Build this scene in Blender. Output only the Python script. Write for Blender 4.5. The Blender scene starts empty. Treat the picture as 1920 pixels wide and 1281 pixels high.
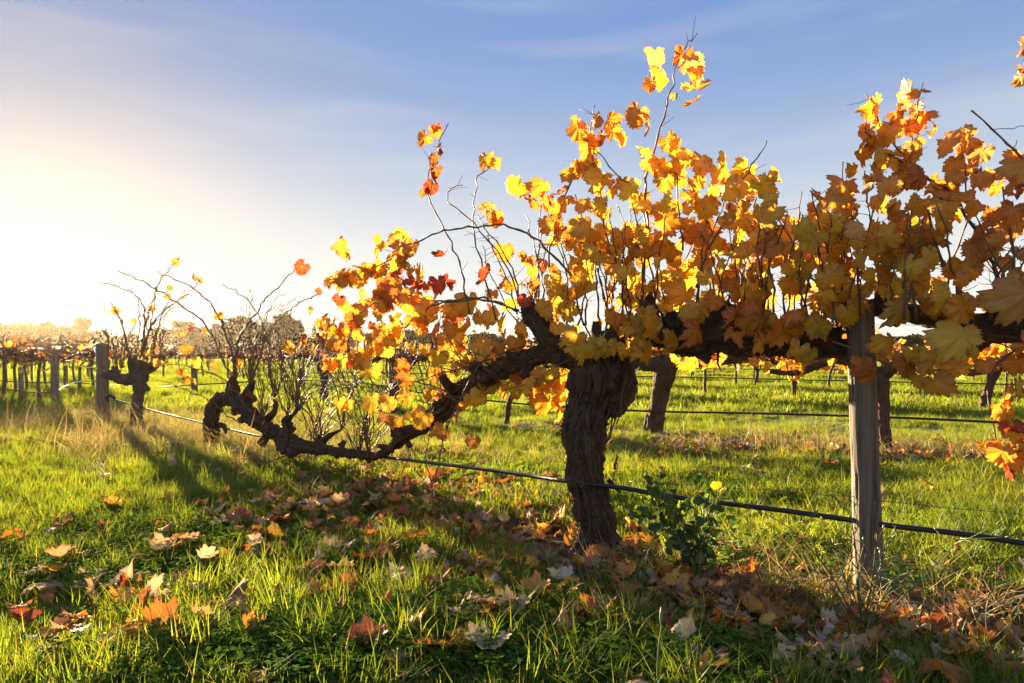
import bpy, math, random
import numpy as np
from mathutils import Vector, Matrix

random.seed(7)
RNG = np.random.default_rng(11)
SC = bpy.context.scene
COL = SC.collection
R = math.radians

# ------------------------------------------------------------------ camera, sky, sun, exposure
H = 0.85           # eye height (m)
F = 1280.0         # focal length in pixels of the 1920-px photograph
HZ = 665.0         # row of the horizon

cam_d = bpy.data.cameras.new('camera')
cam = bpy.data.objects.new('camera', cam_d)
COL.objects.link(cam)
cam.location = (0, 0, H)
cam.rotation_euler = (R(90), 0, 0)
cam_d.lens = 24.0
cam_d.sensor_width = 36.0
cam_d.shift_y = 24.5 / 1920
cam_d.clip_start = 0.05
cam_d.clip_end = 3000
SC.camera = cam

SUN_AZ = R(-35.5)      # from +Y towards -X
SUN_EL = R(8.0)
world = bpy.data.worlds.new('World')
SC.world = world
world.use_nodes = True
wn, wl = world.node_tree.nodes, world.node_tree.links
wn.clear()
w_out = wn.new('ShaderNodeOutputWorld')
w_bg = wn.new('ShaderNodeBackground')
w_sky = wn.new('ShaderNodeTexSky')
w_sky.sky_type = 'NISHITA'
w_sky.sun_disc = False
w_sky.sun_elevation = SUN_EL
w_sky.sun_rotation = SUN_AZ
w_sky.air_density = 1.0
w_sky.dust_density = 0.35
w_sky.ozone_density = 3.5
w_bg.inputs['Strength'].default_value = 0.050
w_lum = wn.new('ShaderNodeRGBToBW')            # evens out the contrast of the whole dome, keeping its hues
w_pow = wn.new('ShaderNodeMath'); w_pow.operation = 'POWER'
w_pow.inputs[1].default_value = -0.80
w_mul = wn.new('ShaderNodeVectorMath'); w_mul.operation = 'SCALE'
w_hsv = wn.new('ShaderNodeHueSaturation')
w_hsv.inputs['Saturation'].default_value = 0.90
w_hsv.inputs['Hue'].default_value = 0.507
w_tint = wn.new('ShaderNodeMixRGB'); w_tint.blend_type = 'MULTIPLY'
w_tint.inputs[0].default_value = 1.0
w_tint.inputs[2].default_value = (0.64, 0.61, 0.64, 1)
wl.new(w_sky.outputs[0], w_lum.inputs[0])
wl.new(w_lum.outputs[0], w_pow.inputs[0])
wl.new(w_sky.outputs[0], w_mul.inputs[0])
wl.new(w_pow.outputs[0], w_mul.inputs['Scale'])
wl.new(w_mul.outputs[0], w_hsv.inputs['Color'])
wl.new(w_hsv.outputs[0], w_tint.inputs[1])
w_tc = wn.new('ShaderNodeTexCoord')
w_map = wn.new('ShaderNodeMapping')
w_map.inputs['Scale'].default_value = (1.6, 1.6, 13.0)
w_noi = wn.new('ShaderNodeTexNoise')
w_noi.inputs['Scale'].default_value = 1.7
w_noi.inputs['Detail'].default_value = 5
w_noi.inputs['Distortion'].default_value = 0.5
w_rng = wn.new('ShaderNodeMapRange')
for i_, v_ in enumerate((0.50, 0.75, 0.0, 0.22)):
    w_rng.inputs[i_ + 1].default_value = v_
w_cir = wn.new('ShaderNodeMixRGB')
w_cir.inputs[2].default_value = (1.55, 1.50, 1.45, 1)
wl.new(w_tc.outputs['Generated'], w_map.inputs[0])
wl.new(w_map.outputs[0], w_noi.inputs['Vector'])
wl.new(w_noi.outputs['Fac'], w_rng.inputs[0])
wl.new(w_rng.outputs[0], w_cir.inputs[0])
wl.new(w_tint.outputs[0], w_cir.inputs[1])
w_sep = wn.new('ShaderNodeSeparateXYZ')            # the sky pales towards the horizon all the way round
w_hor = wn.new('ShaderNodeMapRange')
w_hor.interpolation_type = 'SMOOTHSTEP'
for i_, v_ in enumerate((0.45, -0.04, 0.0, 0.86)):
    w_hor.inputs[i_ + 1].default_value = v_
w_pal = wn.new('ShaderNodeMixRGB')
w_pal.inputs[2].default_value = (2.3, 2.24, 2.06, 1)
wl.new(w_tc.outputs['Generated'], w_sep.inputs[0])
wl.new(w_sep.outputs['Z'], w_hor.inputs[0])
wl.new(w_hor.outputs[0], w_pal.inputs[0])
wl.new(w_cir.outputs[0], w_pal.inputs[1])
wl.new(w_pal.outputs[0], w_bg.inputs['Color'])
wl.new(w_bg.outputs[0], w_out.inputs['Surface'])

sun_d = bpy.data.lights.new('sun', 'SUN')
sun = bpy.data.objects.new('sun', sun_d)
COL.objects.link(sun)
sun_d.energy = 3.6
sun_d.angle = R(0.53)
sun_d.color = (1.0, 0.77, 0.48)
sdir = Vector((math.sin(SUN_AZ) * math.cos(SUN_EL), math.cos(SUN_AZ) * math.cos(SUN_EL), math.sin(SUN_EL)))
sun.rotation_euler = (-sdir).to_track_quat('-Z', 'Y').to_euler()

SC.view_settings.view_transform = 'Standard'
SC.view_settings.look = 'None'
SC.view_settings.gamma = 1.0
SC.view_settings.exposure = 3.35
SC.view_settings.use_curve_mapping = False
SC.render.engine = 'CYCLES'
SC.cycles.use_denoising = True
SC.cycles.max_bounces = 8
SC.cycles.diffuse_bounces = 4
SC.cycles.transmission_bounces = 6
SC.cycles.transparent_max_bounces = 8

# ------------------------------------------------------------------ small helpers
def P(px, py, d):
    """world point seen at photo pixel (px, py) at depth d"""
    return np.array([(px - 960) / F * d, d, H - (py - HZ) / F * d])

def gz(x, y):
    """height of the ground"""
    return (0.014 * np.sin(1.9 * x + 0.7 * y) + 0.011 * np.sin(3.1 * y - 1.3 * x + 1.0)
            + 0.008 * np.sin(5.3 * x + 2.0) * np.sin(4.1 * y))

def gp(px, py):
    """ground point seen at photo pixel"""
    d = H * F / (py - HZ)
    return np.array([(px - 960) / F * d, d, 0.0])

def hash3(i, j, k, seed):
    n = (i * 374761393 + j * 668265263 + k * 2147483647 + seed * 974634777) & 0xFFFFFFFF
    n = ((n ^ (n >> 13)) * 1274126177) & 0xFFFFFFFF
    n = (n ^ (n >> 16)) & 0xFFFF
    return n / 65535.0

def vnoise(p, seed=0):
    """value noise 0..1 of an N x 3 array"""
    p = np.asarray(p, float)
    f = np.floor(p)
    i = f.astype(np.int64)
    t = p - f
    t = t * t * (3 - 2 * t)
    out = 0
    for a in (0, 1):
        wa = t[:, 0] if a else 1 - t[:, 0]
        for b in (0, 1):
            wb = t[:, 1] if b else 1 - t[:, 1]
            for c in (0, 1):
                wc = t[:, 2] if c else 1 - t[:, 2]
                out = out + wa * wb * wc * hash3(i[:, 0] + a, i[:, 1] + b, i[:, 2] + c, seed)
    return out

def catmull(pts, n):
    """resample rows of pts (any number of columns) smoothly to n rows"""
    pts = np.asarray(pts, float)
    m = len(pts)
    if m == 2:
        t = np.linspace(0, 1, n)[:, None]
        return pts[0] * (1 - t) + pts[1] * t
    e = np.vstack([2 * pts[0] - pts[1], pts, 2 * pts[-1] - pts[-2]])
    u = np.linspace(0, m - 1 - 1e-6, n)
    i = u.astype(int)
    t = (u - i)[:, None]
    p0, p1, p2, p3 = e[i], e[i + 1], e[i + 2], e[i + 3]
    return 0.5 * (2 * p1 + (p2 - p0) * t + (2 * p0 - 5 * p1 + 4 * p2 - p3) * t ** 2 + (3 * p1 - p0 - 3 * p2 + p3) * t ** 3)

def frames(pts):
    """tangent, normal, binormal per point (parallel transport)"""
    T = np.gradient(pts, axis=0)
    T /= np.linalg.norm(T, axis=1)[:, None] + 1e-12
    a = np.array([1.0, 0, 0]) if abs(T[0][0]) < 0.8 else np.array([0, 1.0, 0])
    N = np.zeros_like(T)
    n = np.cross(T[0], a); n /= np.linalg.norm(n)
    for i in range(len(T)):
        n = n - T[i] * np.dot(n, T[i])
        n /= np.linalg.norm(n) + 1e-12
        N[i] = n
    return T, N, np.cross(T, N)

def tube(pts, rad, segs=6, cap=True):
    """vertices and faces of a swept round tube"""
    pts = np.asarray(pts, float)
    rad = np.broadcast_to(np.asarray(rad, float), (len(pts),))
    T, N, B = frames(pts)
    a = np.arange(segs) * 2 * math.pi / segs
    ring = np.cos(a)[None, :, None] * N[:, None, :] + np.sin(a)[None, :, None] * B[:, None, :]
    V = (pts[:, None, :] + ring * rad[:, None, None]).reshape(-1, 3)
    Fs = []
    n = len(pts)
    for i in range(n - 1):
        for j in range(segs):
            k = (j + 1) % segs
            Fs.append((i * segs + j, i * segs + k, (i + 1) * segs + k, (i + 1) * segs + j))
    if cap:
        Fs.append(tuple(range(segs - 1, -1, -1)))
        Fs.append(tuple((n - 1) * segs + j for j in range(segs)))
    return V, Fs

class MB:
    """collects shapes into one mesh"""
    def __init__(self):
        self.V, self.Fc, self.M, self.n = [], [], [], 0
    def add(self, V, Fs, m=0):
        self.V.append(np.asarray(V, float))
        o = self.n
        self.Fc.extend([tuple(i + o for i in f) for f in Fs])
        self.M.extend([m] * len(Fs))
        self.n += len(V)
    def verts(self):
        return np.vstack(self.V) if self.V else np.zeros((0, 3))
    def mesh(self, name, mats, origin=(0, 0, 0), smooth=True):
        me = bpy.data.meshes.new(name)
        me.from_pydata((self.verts() - np.asarray(origin)).tolist(), [], self.Fc)
        for m in mats:
            me.materials.append(m)
        if len(mats) > 1:
            me.polygons.foreach_set('material_index', self.M)
        me.polygons.foreach_set('use_smooth', [smooth] * len(self.Fc))
        me.update()
        return me

def link(name, me, parent=None, loc=None):
    o = bpy.data.objects.new(name, me)
    COL.objects.link(o)
    if parent is not None:
        o.parent = parent
    if loc is not None:
        o.location = loc
    return o

def tag(o, label=None, cat=None, group=None, kind=None):
    if label: o['label'] = label
    if cat: o['category'] = cat
    if group: o['group'] = group
    if kind: o['kind'] = kind
    return o

def empty(name, loc, label, cat, group=None):
    o = bpy.data.objects.new(name, None)
    o.empty_display_size = 0.1
    COL.objects.link(o)
    o.location = loc
    return tag(o, label, cat, group)

def kids(o):
    return list(o.children)

def copy_tree(o, parent=None):
    c = o.copy()
    COL.objects.link(c)
    if parent is not None:
        c.parent = parent
    for ch in KIDS.get(o.name, []):
        copy_tree(ch, c)
    return c
KIDS = {}

def set_attr(me, name, data, typ='FLOAT', dom='POINT'):
    a = me.attributes.new(name, typ, dom)
    data = np.asarray(data, np.float32)
    if typ == 'FLOAT':
        a.data.foreach_set('value', data.ravel())
    elif typ == 'FLOAT_VECTOR':
        a.data.foreach_set('vector', data.ravel())
    elif typ == 'FLOAT_COLOR':
        a.data.foreach_set('color', data.ravel())

# ------------------------------------------------------------------ materials
class NT:
    def __init__(self, name):
        self.m = bpy.data.materials.new(name)
        self.m.use_nodes = True
        self.n = self.m.node_tree.nodes
        self.l = self.m.node_tree.links
        self.n.clear()
        self.out = self.n.new('ShaderNodeOutputMaterial')
    def new(self, t, **kw):
        x = self.n.new(t)
        for k, v in kw.items():
            setattr(x, k, v)
        return x
    def put(self, sock, v):
        if isinstance(v, bpy.types.NodeSocket):
            self.l.new(v, sock)
        elif v is not None:
            sock.default_value = v
    def math(self, op, a, b=None, clamp=False):
        x = self.new('ShaderNodeMath', operation=op, use_clamp=clamp)
        self.put(x.inputs[0], a); self.put(x.inputs[1], b)
        return x.outputs[0]
    def mix(self, f, a, b, blend='MIX'):
        x = self.new('ShaderNodeMixRGB', blend_type=blend)
        self.put(x.inputs[0], f); self.put(x.inputs[1], a); self.put(x.inputs[2], b)
        return x.outputs[0]
    def ramp(self, f, stops):
        x = self.new('ShaderNodeValToRGB')
        e = x.color_ramp.elements
        while len(e) < len(stops):
            e.new(0.5)
        for el, (p, c) in zip(e, stops):
            el.position = p
            el.color = (*c, 1) if len(c) == 3 else c
        self.put(x.inputs[0], f)
        return x.outputs[0]
    def noise(self, vec, scale, detail=4, rough=0.55, dim='3D', w=None):
        x = self.new('ShaderNodeTexNoise', noise_dimensions=dim)
        self.put(x.inputs['Vector'], vec)
        x.inputs['Scale'].default_value = scale
        x.inputs['Detail'].default_value = detail
        x.inputs['Roughness'].default_value = rough
        if w is not None:
            self.put(x.inputs['W'], w)
        return x.outputs['Fac']
    def map(self, v, a, b, c=0.0, d=1.0):
        x = self.new('ShaderNodeMapRange', clamp=True)
        self.put(x.inputs[0], v)
        for i, q in enumerate((a, b, c, d)):
            x.inputs[i + 1].default_value = q
        return x.outputs[0]
    def attr(self, name):
        return self.new('ShaderNodeAttribute', attribute_name=name)
    def bump(self, h, strength=0.5, dist=0.01):
        x = self.new('ShaderNodeBump')
        x.inputs['Strength'].default_value = strength
        x.inputs['Distance'].default_value = dist
        self.put(x.inputs['Height'], h)
        return x.outputs[0]
    def principled(self, col, rough=0.8, normal=None, spec=0.3, **kw):
        x = self.new('ShaderNodeBsdfPrincipled')
        self.put(x.inputs['Base Color'], col)
        self.put(x.inputs['Roughness'], rough)
        x.inputs['Specular IOR Level'].default_value = spec
        if normal is not None:
            self.put(x.inputs['Normal'], normal)
        self.l.new(x.outputs[0], self.out.inputs['Surface'])
        return x
    def foliage(self, col, tcol, trans=0.5, gloss=0.05, rough=0.45, normal=None):
        d = self.new('ShaderNodeBsdfDiffuse'); self.put(d.inputs['Color'], col)
        t = self.new('ShaderNodeBsdfTranslucent'); self.put(t.inputs['Color'], tcol)
        m = self.new('ShaderNodeMixShader'); self.put(m.inputs[0], trans)
        self.l.new(d.outputs[0], m.inputs[1]); self.l.new(t.outputs[0], m.inputs[2])
        g = self.new('ShaderNodeBsdfGlossy'); g.inputs['Roughness'].default_value = rough
        g.inputs['Color'].default_value = (1, 1, 1, 1)
        m2 = self.new('ShaderNodeMixShader'); m2.inputs[0].default_value = gloss
        self.l.new(m.outputs[0], m2.inputs[1]); self.l.new(g.outputs[0], m2.inputs[2])
        if normal is not None:
            self.put(d.inputs['Normal'], normal); self.put(g.inputs['Normal'], normal)
        self.l.new(m2.outputs[0], self.out.inputs['Surface'])
    def vadd(self, a, b):
        x = self.new('ShaderNodeVectorMath', operation='ADD')
        self.put(x.inputs[0], a); self.put(x.inputs[1], b)
        return x.outputs[0]

def leaf_material(name, source, dry=False):
    """autumn vine leaf; colour from the object or from the attribute lc"""
    t = NT(name)
    oi = t.new('ShaderNodeObjectInfo')
    if source == 'object':
        base = oi.outputs['Color']
        rnd = oi.outputs['Random']
    else:
        base = t.attr('lc').outputs['Color']
        rnd = t.attr('lr').outputs['Fac']
    uv = t.attr('lp').outputs['Vector']                 # position on the flat blade, 0 at the stalk
    rad = t.attr('rad').outputs['Fac']                  # 0 middle, 1 margin
    off = t.math('MULTIPLY', rnd, 57.0)
    n1 = t.noise(uv, 3.0, 3, 0.6, '4D', off)
    n2 = t.noise(uv, 11.0, 2, 0.6, '4D', off)
    n3 = t.noise(uv, 26.0, 2, 0.5, '4D', off)
    # blotches between the veins, a shade redder and darker or paler
    c = t.mix(t.map(n1, 0.45, 0.68, 0, 0.42), base, t.mix(1.0, base, (0.92, 0.58, 0.5, 1), 'MULTIPLY'))
    c = t.mix(t.map(n1, 0.30, 0.45, 0.35, 0.0), c, t.mix(1.0, base, (1.08, 1.18, 0.9, 1), 'MULTIPLY'))
    # veins
    sep = t.new('ShaderNodeSeparateXYZ'); t.put(sep.inputs[0], uv)
    vein = None
    for ang in (0, 50, -50, 104, -104):
        ca, sa = math.cos(R(ang)), math.sin(R(ang))
        along = t.math('ADD', t.math('MULTIPLY', sep.outputs[0], ca), t.math('MULTIPLY', sep.outputs[1], sa))
        across = t.math('ABSOLUTE', t.math('SUBTRACT', t.math('MULTIPLY', sep.outputs[1], ca), t.math('MULTIPLY', sep.outputs[0], sa)))
        v = t.math('MULTIPLY', t.map(across, 0.012, 0.035, 1, 0), t.math('GREATER_THAN', along, 0.0))
        vein = v if vein is None else t.math('MAXIMUM', vein, v)
    c = t.mix(t.math('MULTIPLY', vein, 0.45), c, t.mix(0.6, base, (0.62, 0.50, 0.13, 1)))
    # scorched margin and brown spots
    edge = t.math('ADD', rad, t.math('MULTIPLY', t.math('SUBTRACT', n2, 0.5), 0.55))
    c = t.mix(t.map(edge, 0.86, 1.08, 0, 0.75), c, (0.20, 0.065, 0.02, 1))
    spot = t.math('MULTIPLY', t.map(n3, 0.60, 0.68, 0, 1), t.map(n1, 0.40, 0.60, 0.1, 1))
    c = t.mix(t.math('MULTIPLY', spot, 0.75), c, (0.15, 0.055, 0.02, 1))
    nb = t.bump(t.math('ADD', n2, t.math('MULTIPLY', vein, 0.6)), 0.35, 0.004)
    tc = t.mix(1.0, c, (1.0, 0.97, 0.82, 1), 'MULTIPLY')
    if dry:
        t.foliage(c, tc, 0.22, 0.03, 0.5, nb)
    else:
        t.foliage(c, tc, 0.52, 0.03, 0.45, nb)
    return t.m

def bark_material(name, dark, lite, coord_scale=1.0):
    t = NT(name)
    fc = t.attr('fc').outputs['Vector']
    n1 = t.noise(fc, 3.0 * coord_scale, 6, 0.65)
    n2 = t.noise(fc, 11.0 * coord_scale, 5, 0.6)
    ob = t.new('ShaderNodeTexCoord').outputs['Object']
    n3 = t.noise(ob, 9.0, 3, 0.5)
    f = t.math('ADD', t.math('MULTIPLY', n1, 0.55), t.math('MULTIPLY', n2, 0.45))
    c = t.ramp(f, [(0.34, dark), (0.52, tuple((a + b) / 2 for a, b in zip(dark, lite))), (0.70, lite)])
    c = t.mix(t.map(n3, 0.5, 0.75, 0, 0.35), c, (0.19, 0.13, 0.085, 1))
    nb = t.bump(f, 1.0, 0.016)
    t.principled(c, 0.9, nb, 0.15)
    return t.m

M = {}
M['leaf'] = leaf_material('vine leaf', 'object')
M['leaf_mass'] = leaf_material('vine leaf mass', 'attr')
M['dry_leaf'] = leaf_material('fallen leaf', 'object', True)
M['dry_mass'] = leaf_material('fallen leaf mass', 'attr', True)
M['bark'] = bark_material('vine bark', (0.024, 0.015, 0.010), (0.19, 0.118, 0.072))
M['bark_grey'] = bark_material('grey vine bark', (0.045, 0.034, 0.027), (0.22, 0.17, 0.13))

def cane_mat(name, c1, c2):
    t = NT(name)
    ob = t.new('ShaderNodeTexCoord').outputs['Object']
    n = t.noise(ob, 22.0, 4, 0.6)
    oi = t.new('ShaderNodeObjectInfo')
    c = t.mix(t.map(n, 0.35, 0.65), (*c1, 1), (*c2, 1))
    c = t.mix(t.math('MULTIPLY', oi.outputs['Random'], 0.4), c, (0.19, 0.13, 0.075, 1))
    t.principled(c, 0.6, t.bump(n, 0.4, 0.003), 0.3)
    return t.m
M['cane'] = cane_mat('cane', (0.085, 0.042, 0.024), (0.17, 0.085, 0.045))
M['petiole'] = cane_mat('petiole', (0.30, 0.15, 0.05), (0.35, 0.27, 0.09))
M['twig'] = cane_mat('dead twig', (0.10, 0.075, 0.06), (0.24, 0.19, 0.15))

def wood_post_mat(name, a, b):
    t = NT(name)
    ob = t.new('ShaderNodeTexCoord').outputs['Object']
    mp = t.new('ShaderNodeMapping'); mp.inputs['Scale'].default_value = (1, 1, 0.045)
    t.put(mp.inputs[0], ob)
    n1 = t.noise(mp.outputs[0], 130.0, 5, 0.65)
    n2 = t.noise(mp.outputs[0], 38.0, 4, 0.6)
    n3 = t.noise(ob, 5.0, 3, 0.5)
    f = t.math('ADD', t.math('MULTIPLY', n1, 0.6), t.math('MULTIPLY', n2, 0.4))
    c = t.ramp(f, [(0.36, a), (0.5, tuple((x + y) * .5 for x, y in zip(a, b))), (0.66, b)])
    c = t.mix(t.map(n3, 0.45, 0.7, 0, 0.35), c, (0.20, 0.15, 0.105, 1))
    t.principled(c, 0.85, t.bump(f, 0.7, 0.004), 0.15)
    return t.m
M['post'] = wood_post_mat('weathered post', (0.055, 0.045, 0.037), (0.25, 0.205, 0.165))

t = NT('black poly pipe')
ob = t.new('ShaderNodeTexCoord').outputs['Object']
n = t.noise(ob, 14.0, 4, 0.6)
t.principled(t.mix(t.map(n, 0.5, 0.75, 0, 0.5), (0.010, 0.010, 0.011, 1), (0.05, 0.045, 0.04, 1)), t.map(n, 0.3, 0.7, 0.26, 0.5), None, 0.5)
M['pipe'] = t.m
t = NT('wire')
t.principled((0.09, 0.085, 0.08, 1), 0.45, None, 0.5)
M['wire'] = t.m

def grass_mat(name, cols, trans=0.5, gloss=0.02):
    t = NT(name)
    oi = t.new('ShaderNodeObjectInfo')
    hgt = t.attr('hh').outputs['Fac']
    pn = t.noise(oi.outputs['Location'], 1.1, 3, 0.6)
    f = t.math('ADD', t.math('MULTIPLY', oi.outputs['Random'], 0.45), t.map(pn, 0.35, 0.65, 0.0, 0.6))
    c = t.ramp(f, [(i / (len(cols) - 1), q) for i, q in enumerate(cols)])
    br = t.attr('br').outputs['Fac']
    c = t.mix(t.map(br, 0.85, 0.95, 0, 0.75), c, (0.34, 0.26, 0.11, 1))        # dead blades
    c = t.mix(t.map(br, 0.0, 0.8, 0.0, 0.4), c, t.mix(1.0, c, (1.35, 1.15, 0.7, 1), 'MULTIPLY'))
    tc = t.mix(1.0, c, (1.55, 1.45, 0.6, 1), 'MULTIPLY')
    t.foliage(c, tc, trans, gloss, 0.5)
    return t.m
M['grass'] = grass_mat('grass', [(0.085, 0.14, 0.014), (0.145, 0.20, 0.02), (0.22, 0.245, 0.03)])
M['straw'] = grass_mat('straw', [(0.20, 0.145, 0.09), (0.29, 0.22, 0.14), (0.38, 0.31, 0.21)], 0.35)
M['clover'] = grass_mat('clover', [(0.045, 0.11, 0.016), (0.075, 0.15, 0.02), (0.12, 0.185, 0.024)], 0.4, 0.002)
M['weed'] = grass_mat('feathery weed', [(0.07, 0.13, 0.02), (0.12, 0.18, 0.025), (0.19, 0.22, 0.03)], 0.5, 0.004)

t = NT('ground')
geo = t.new('ShaderNodeNewGeometry').outputs['Position']
so = t.attr('soil').outputs['Fac']
na = t.noise(geo, 0.35, 5, 0.6)
nb_ = t.noise(geo, 9.0, 6, 0.65)
nc = t.noise(geo, 60.0, 4, 0.6)
soil = t.ramp(t.math('ADD', t.math('MULTIPLY', nb_, 0.6), t.math('MULTIPLY', nc, 0.4)),
              [(0.35, (0.030, 0.020, 0.013)), (0.55, (0.062, 0.042, 0.028)), (0.72, (0.13, 0.095, 0.066))])
turf = t.ramp(t.math('ADD', t.math('MULTIPLY', na, 0.6), t.math('MULTIPLY', nb_, 0.4)),
              [(0.35, (0.055, 0.085, 0.016)), (0.5, (0.09, 0.125, 0.018)), (0.66, (0.15, 0.145, 0.035))])
col = t.mix(so, turf, soil)
t.principled(col, 0.95, t.bump(t.math('ADD', nb_, t.math('MULTIPLY', nc, 0.5)), 0.8, 0.02), 0.1)
M['ground'] = t.m

t = NT('nightshade leaf')
oi = t.new('ShaderNodeObjectInfo')
c = t.mix(1.0, oi.outputs['Color'], (1, 1, 1, 1), 'MULTIPLY')
t.foliage(c, t.mix(1.0, c, (1.4, 1.6, 0.6, 1), 'MULTIPLY'), 0.35, 0.012, 0.5)
M['shrub_leaf'] = t.m
t = NT('green stem')
ob = t.new('ShaderNodeTexCoord').outputs['Object']
t.foliage(t.mix(t.map(t.noise(ob, 9.0), 0.35, 0.65), (0.10, 0.16, 0.06, 1), (0.22, 0.24, 0.09, 1)), (0.25, 0.3, 0.08, 1), 0.3, 0.05)
M['stem'] = t.m
t = NT('eucalypt foliage')
oi = t.new('ShaderNodeObjectInfo')
pn = t.noise(t.new('ShaderNodeTexCoord').outputs['Object'], 0.5, 3)
t.foliage(t.mix(t.map(pn, .35, .65), (0.022, 0.028, 0.012, 1), (0.045, 0.046, 0.018, 1)), (0.06, 0.05, 0.012, 1), 0.18, 0.0)
M['gum'] = t.m

# ------------------------------------------------------------------ ground
ROW1 = np.array([(2.6, 1.57), (1.255, 2.39), (0.356, 2.94), (-0.95, 4.41), (-2.89, 6.6), (-4.42, 8.06), (-5.2, 8.7)])
ROW2 = np.array([(8.0, 2.8), (3.28, 6.04), (1.5, 7.25), (-0.28, 8.46), (-2.06, 9.9), (-4.5, 12.0)])
def dist_poly(x, y, poly):
    best = np.full(np.shape(x), 1e9)
    for (x0, y0), (x1, y1) in zip(poly[:-1], poly[1:]):
        dx, dy = x1 - x0, y1 - y0
        tt = np.clip(((x - x0) * dx + (y - y0) * dy) / (dx * dx + dy * dy), 0, 1)
        best = np.minimum(best, np.hypot(x - x0 - tt * dx, y - y0 - tt * dy))
    return best

SOIL_BLOBS = [(1135, 1042, .34, .30, 1.0), (900, 985, .45, .22, .75), (1420, 1085, .40, .22, .8), (1800, 1150, .36, .20, 1.0),
              (700, 920, .7, .22, .6), (1240, 1030, .3, .2, .9), (1560, 1120, .22, .15, .8), (1010, 1010, .3, .15, .8)]
def soil_mask(x, y):
    x = np.asarray(x, float); y = np.asarray(y, float)
    m = np.zeros(x.shape)
    for px, py, rx, ry, w in SOIL_BLOBS:
        g = gp(px, py)
        m = np.maximum(m, w * np.exp(-(((x - g[0]) / rx) ** 2 + ((y - g[1]) / ry) ** 2) * 1.1))
    m = np.maximum(m, 0.30 * np.exp(-(dist_poly(x, y, ROW1) / 0.30) ** 2))
    m = np.maximum(m, 0.62 * np.exp(-(dist_poly(x, y, ROW2) / 0.32) ** 2))
    q = np.stack([x.ravel() * 3.1, y.ravel() * 3.1, np.zeros(x.size)], 1)
    m = m * (0.55 + 0.9 * vnoise(q, 5).reshape(x.shape))
    return np.clip(m, 0, 1)

LIT_BLOBS = [(600, 985, .62, .40), (840, 925, .75, .30), (1000, 990, .45, .28), (1250, 1120, .48, .30), (1480, 1190, .45, .25), (1370, 1085, .4, .25),
             (1760, 1150, .5, .25), (430, 960, .5, .4), (720, 1080, .45, .25)]
def litter_mask(x, y):
    m = np.zeros(np.shape(x))
    for px, py, rx, ry in LIT_BLOBS:
        g = gp(px, py)
        m = np.maximum(m, np.exp(-(((x - g[0]) / rx) ** 2 + ((y - g[1]) / ry) ** 2)))
    return m
def graded(lo, hi, c, n, k):
    """n values from lo to hi crowded round c"""
    a, b = math.asinh((lo - c) * k), math.asinh((hi - c) * k)
    return c + np.sinh(np.linspace(a, b, n)) / k
gx = graded(-420, 420, 0.0, 300, 0.9)
gy = graded(-40, 640, 2.4, 320, 0.9)
XX, YY = np.meshgrid(gx, gy)
fade = np.clip(1.5 - np.hypot(XX, YY) / 60, 0, 1)
ZZ = gz(XX, YY) * fade
sm = soil_mask(XX, YY)
q = np.stack([XX.ravel() * 14, YY.ravel() * 14, np.zeros(XX.size)], 1)
ZZ = ZZ + (vnoise(q, 9).reshape(XX.shape) - .5) * 0.022 * np.clip(1.3 - np.hypot(XX, YY - 2) / 7, 0, 1)
V = np.stack([XX.ravel(), YY.ravel(), ZZ.ravel()], 1)
nx = len(gx)
idx = np.arange((len(gy) - 1) * nx).reshape(len(gy) - 1, nx)[:, :-1].ravel()
Fq = np.stack([idx, idx + 1, idx + nx + 1, idx + nx], 1)
me = bpy.data.meshes.new('ground')
me.from_pydata(V.tolist(), [], Fq.tolist())
me.polygons.foreach_set('use_smooth', [True] * len(Fq))
me.materials.append(M['ground'])
set_attr(me, 'soil', np.clip(sm * 1.35, 0, 1).ravel())
tag(link('ground', me), kind='structure')

t = NT('haze')
hv = t.new('ShaderNodeVolumePrincipled')
hv.inputs['Color'].default_value = (1.0, 0.85, 0.58, 1)  # golden tint in the haze colour imitates the veil of sun flare
hv.inputs['Density'].default_value = 0.00008
hv.inputs['Anisotropy'].default_value = 0.78
t.l.new(hv.outputs[0], t.out.inputs['Volume'])
mb = MB()
x0, x1, y0, y1, z0, z1 = -430, 430, -50, 650, -1.2, 13.0
mb.add([(x0, y0, z0), (x1, y0, z0), (x1, y1, z0), (x0, y1, z0), (x0, y0, z1), (x1, y0, z1), (x1, y1, z1), (x0, y1, z1)],
       [(3, 2, 1, 0), (4, 5, 6, 7), (0, 1, 5, 4), (1, 2, 6, 5), (2, 3, 7, 6), (3, 0, 4, 7)])
tag(link('haze', mb.mesh('haze', [t.m], smooth=False)), 'evening haze over the vineyard, tinted gold for sun flare', 'haze', None, 'stuff')

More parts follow.
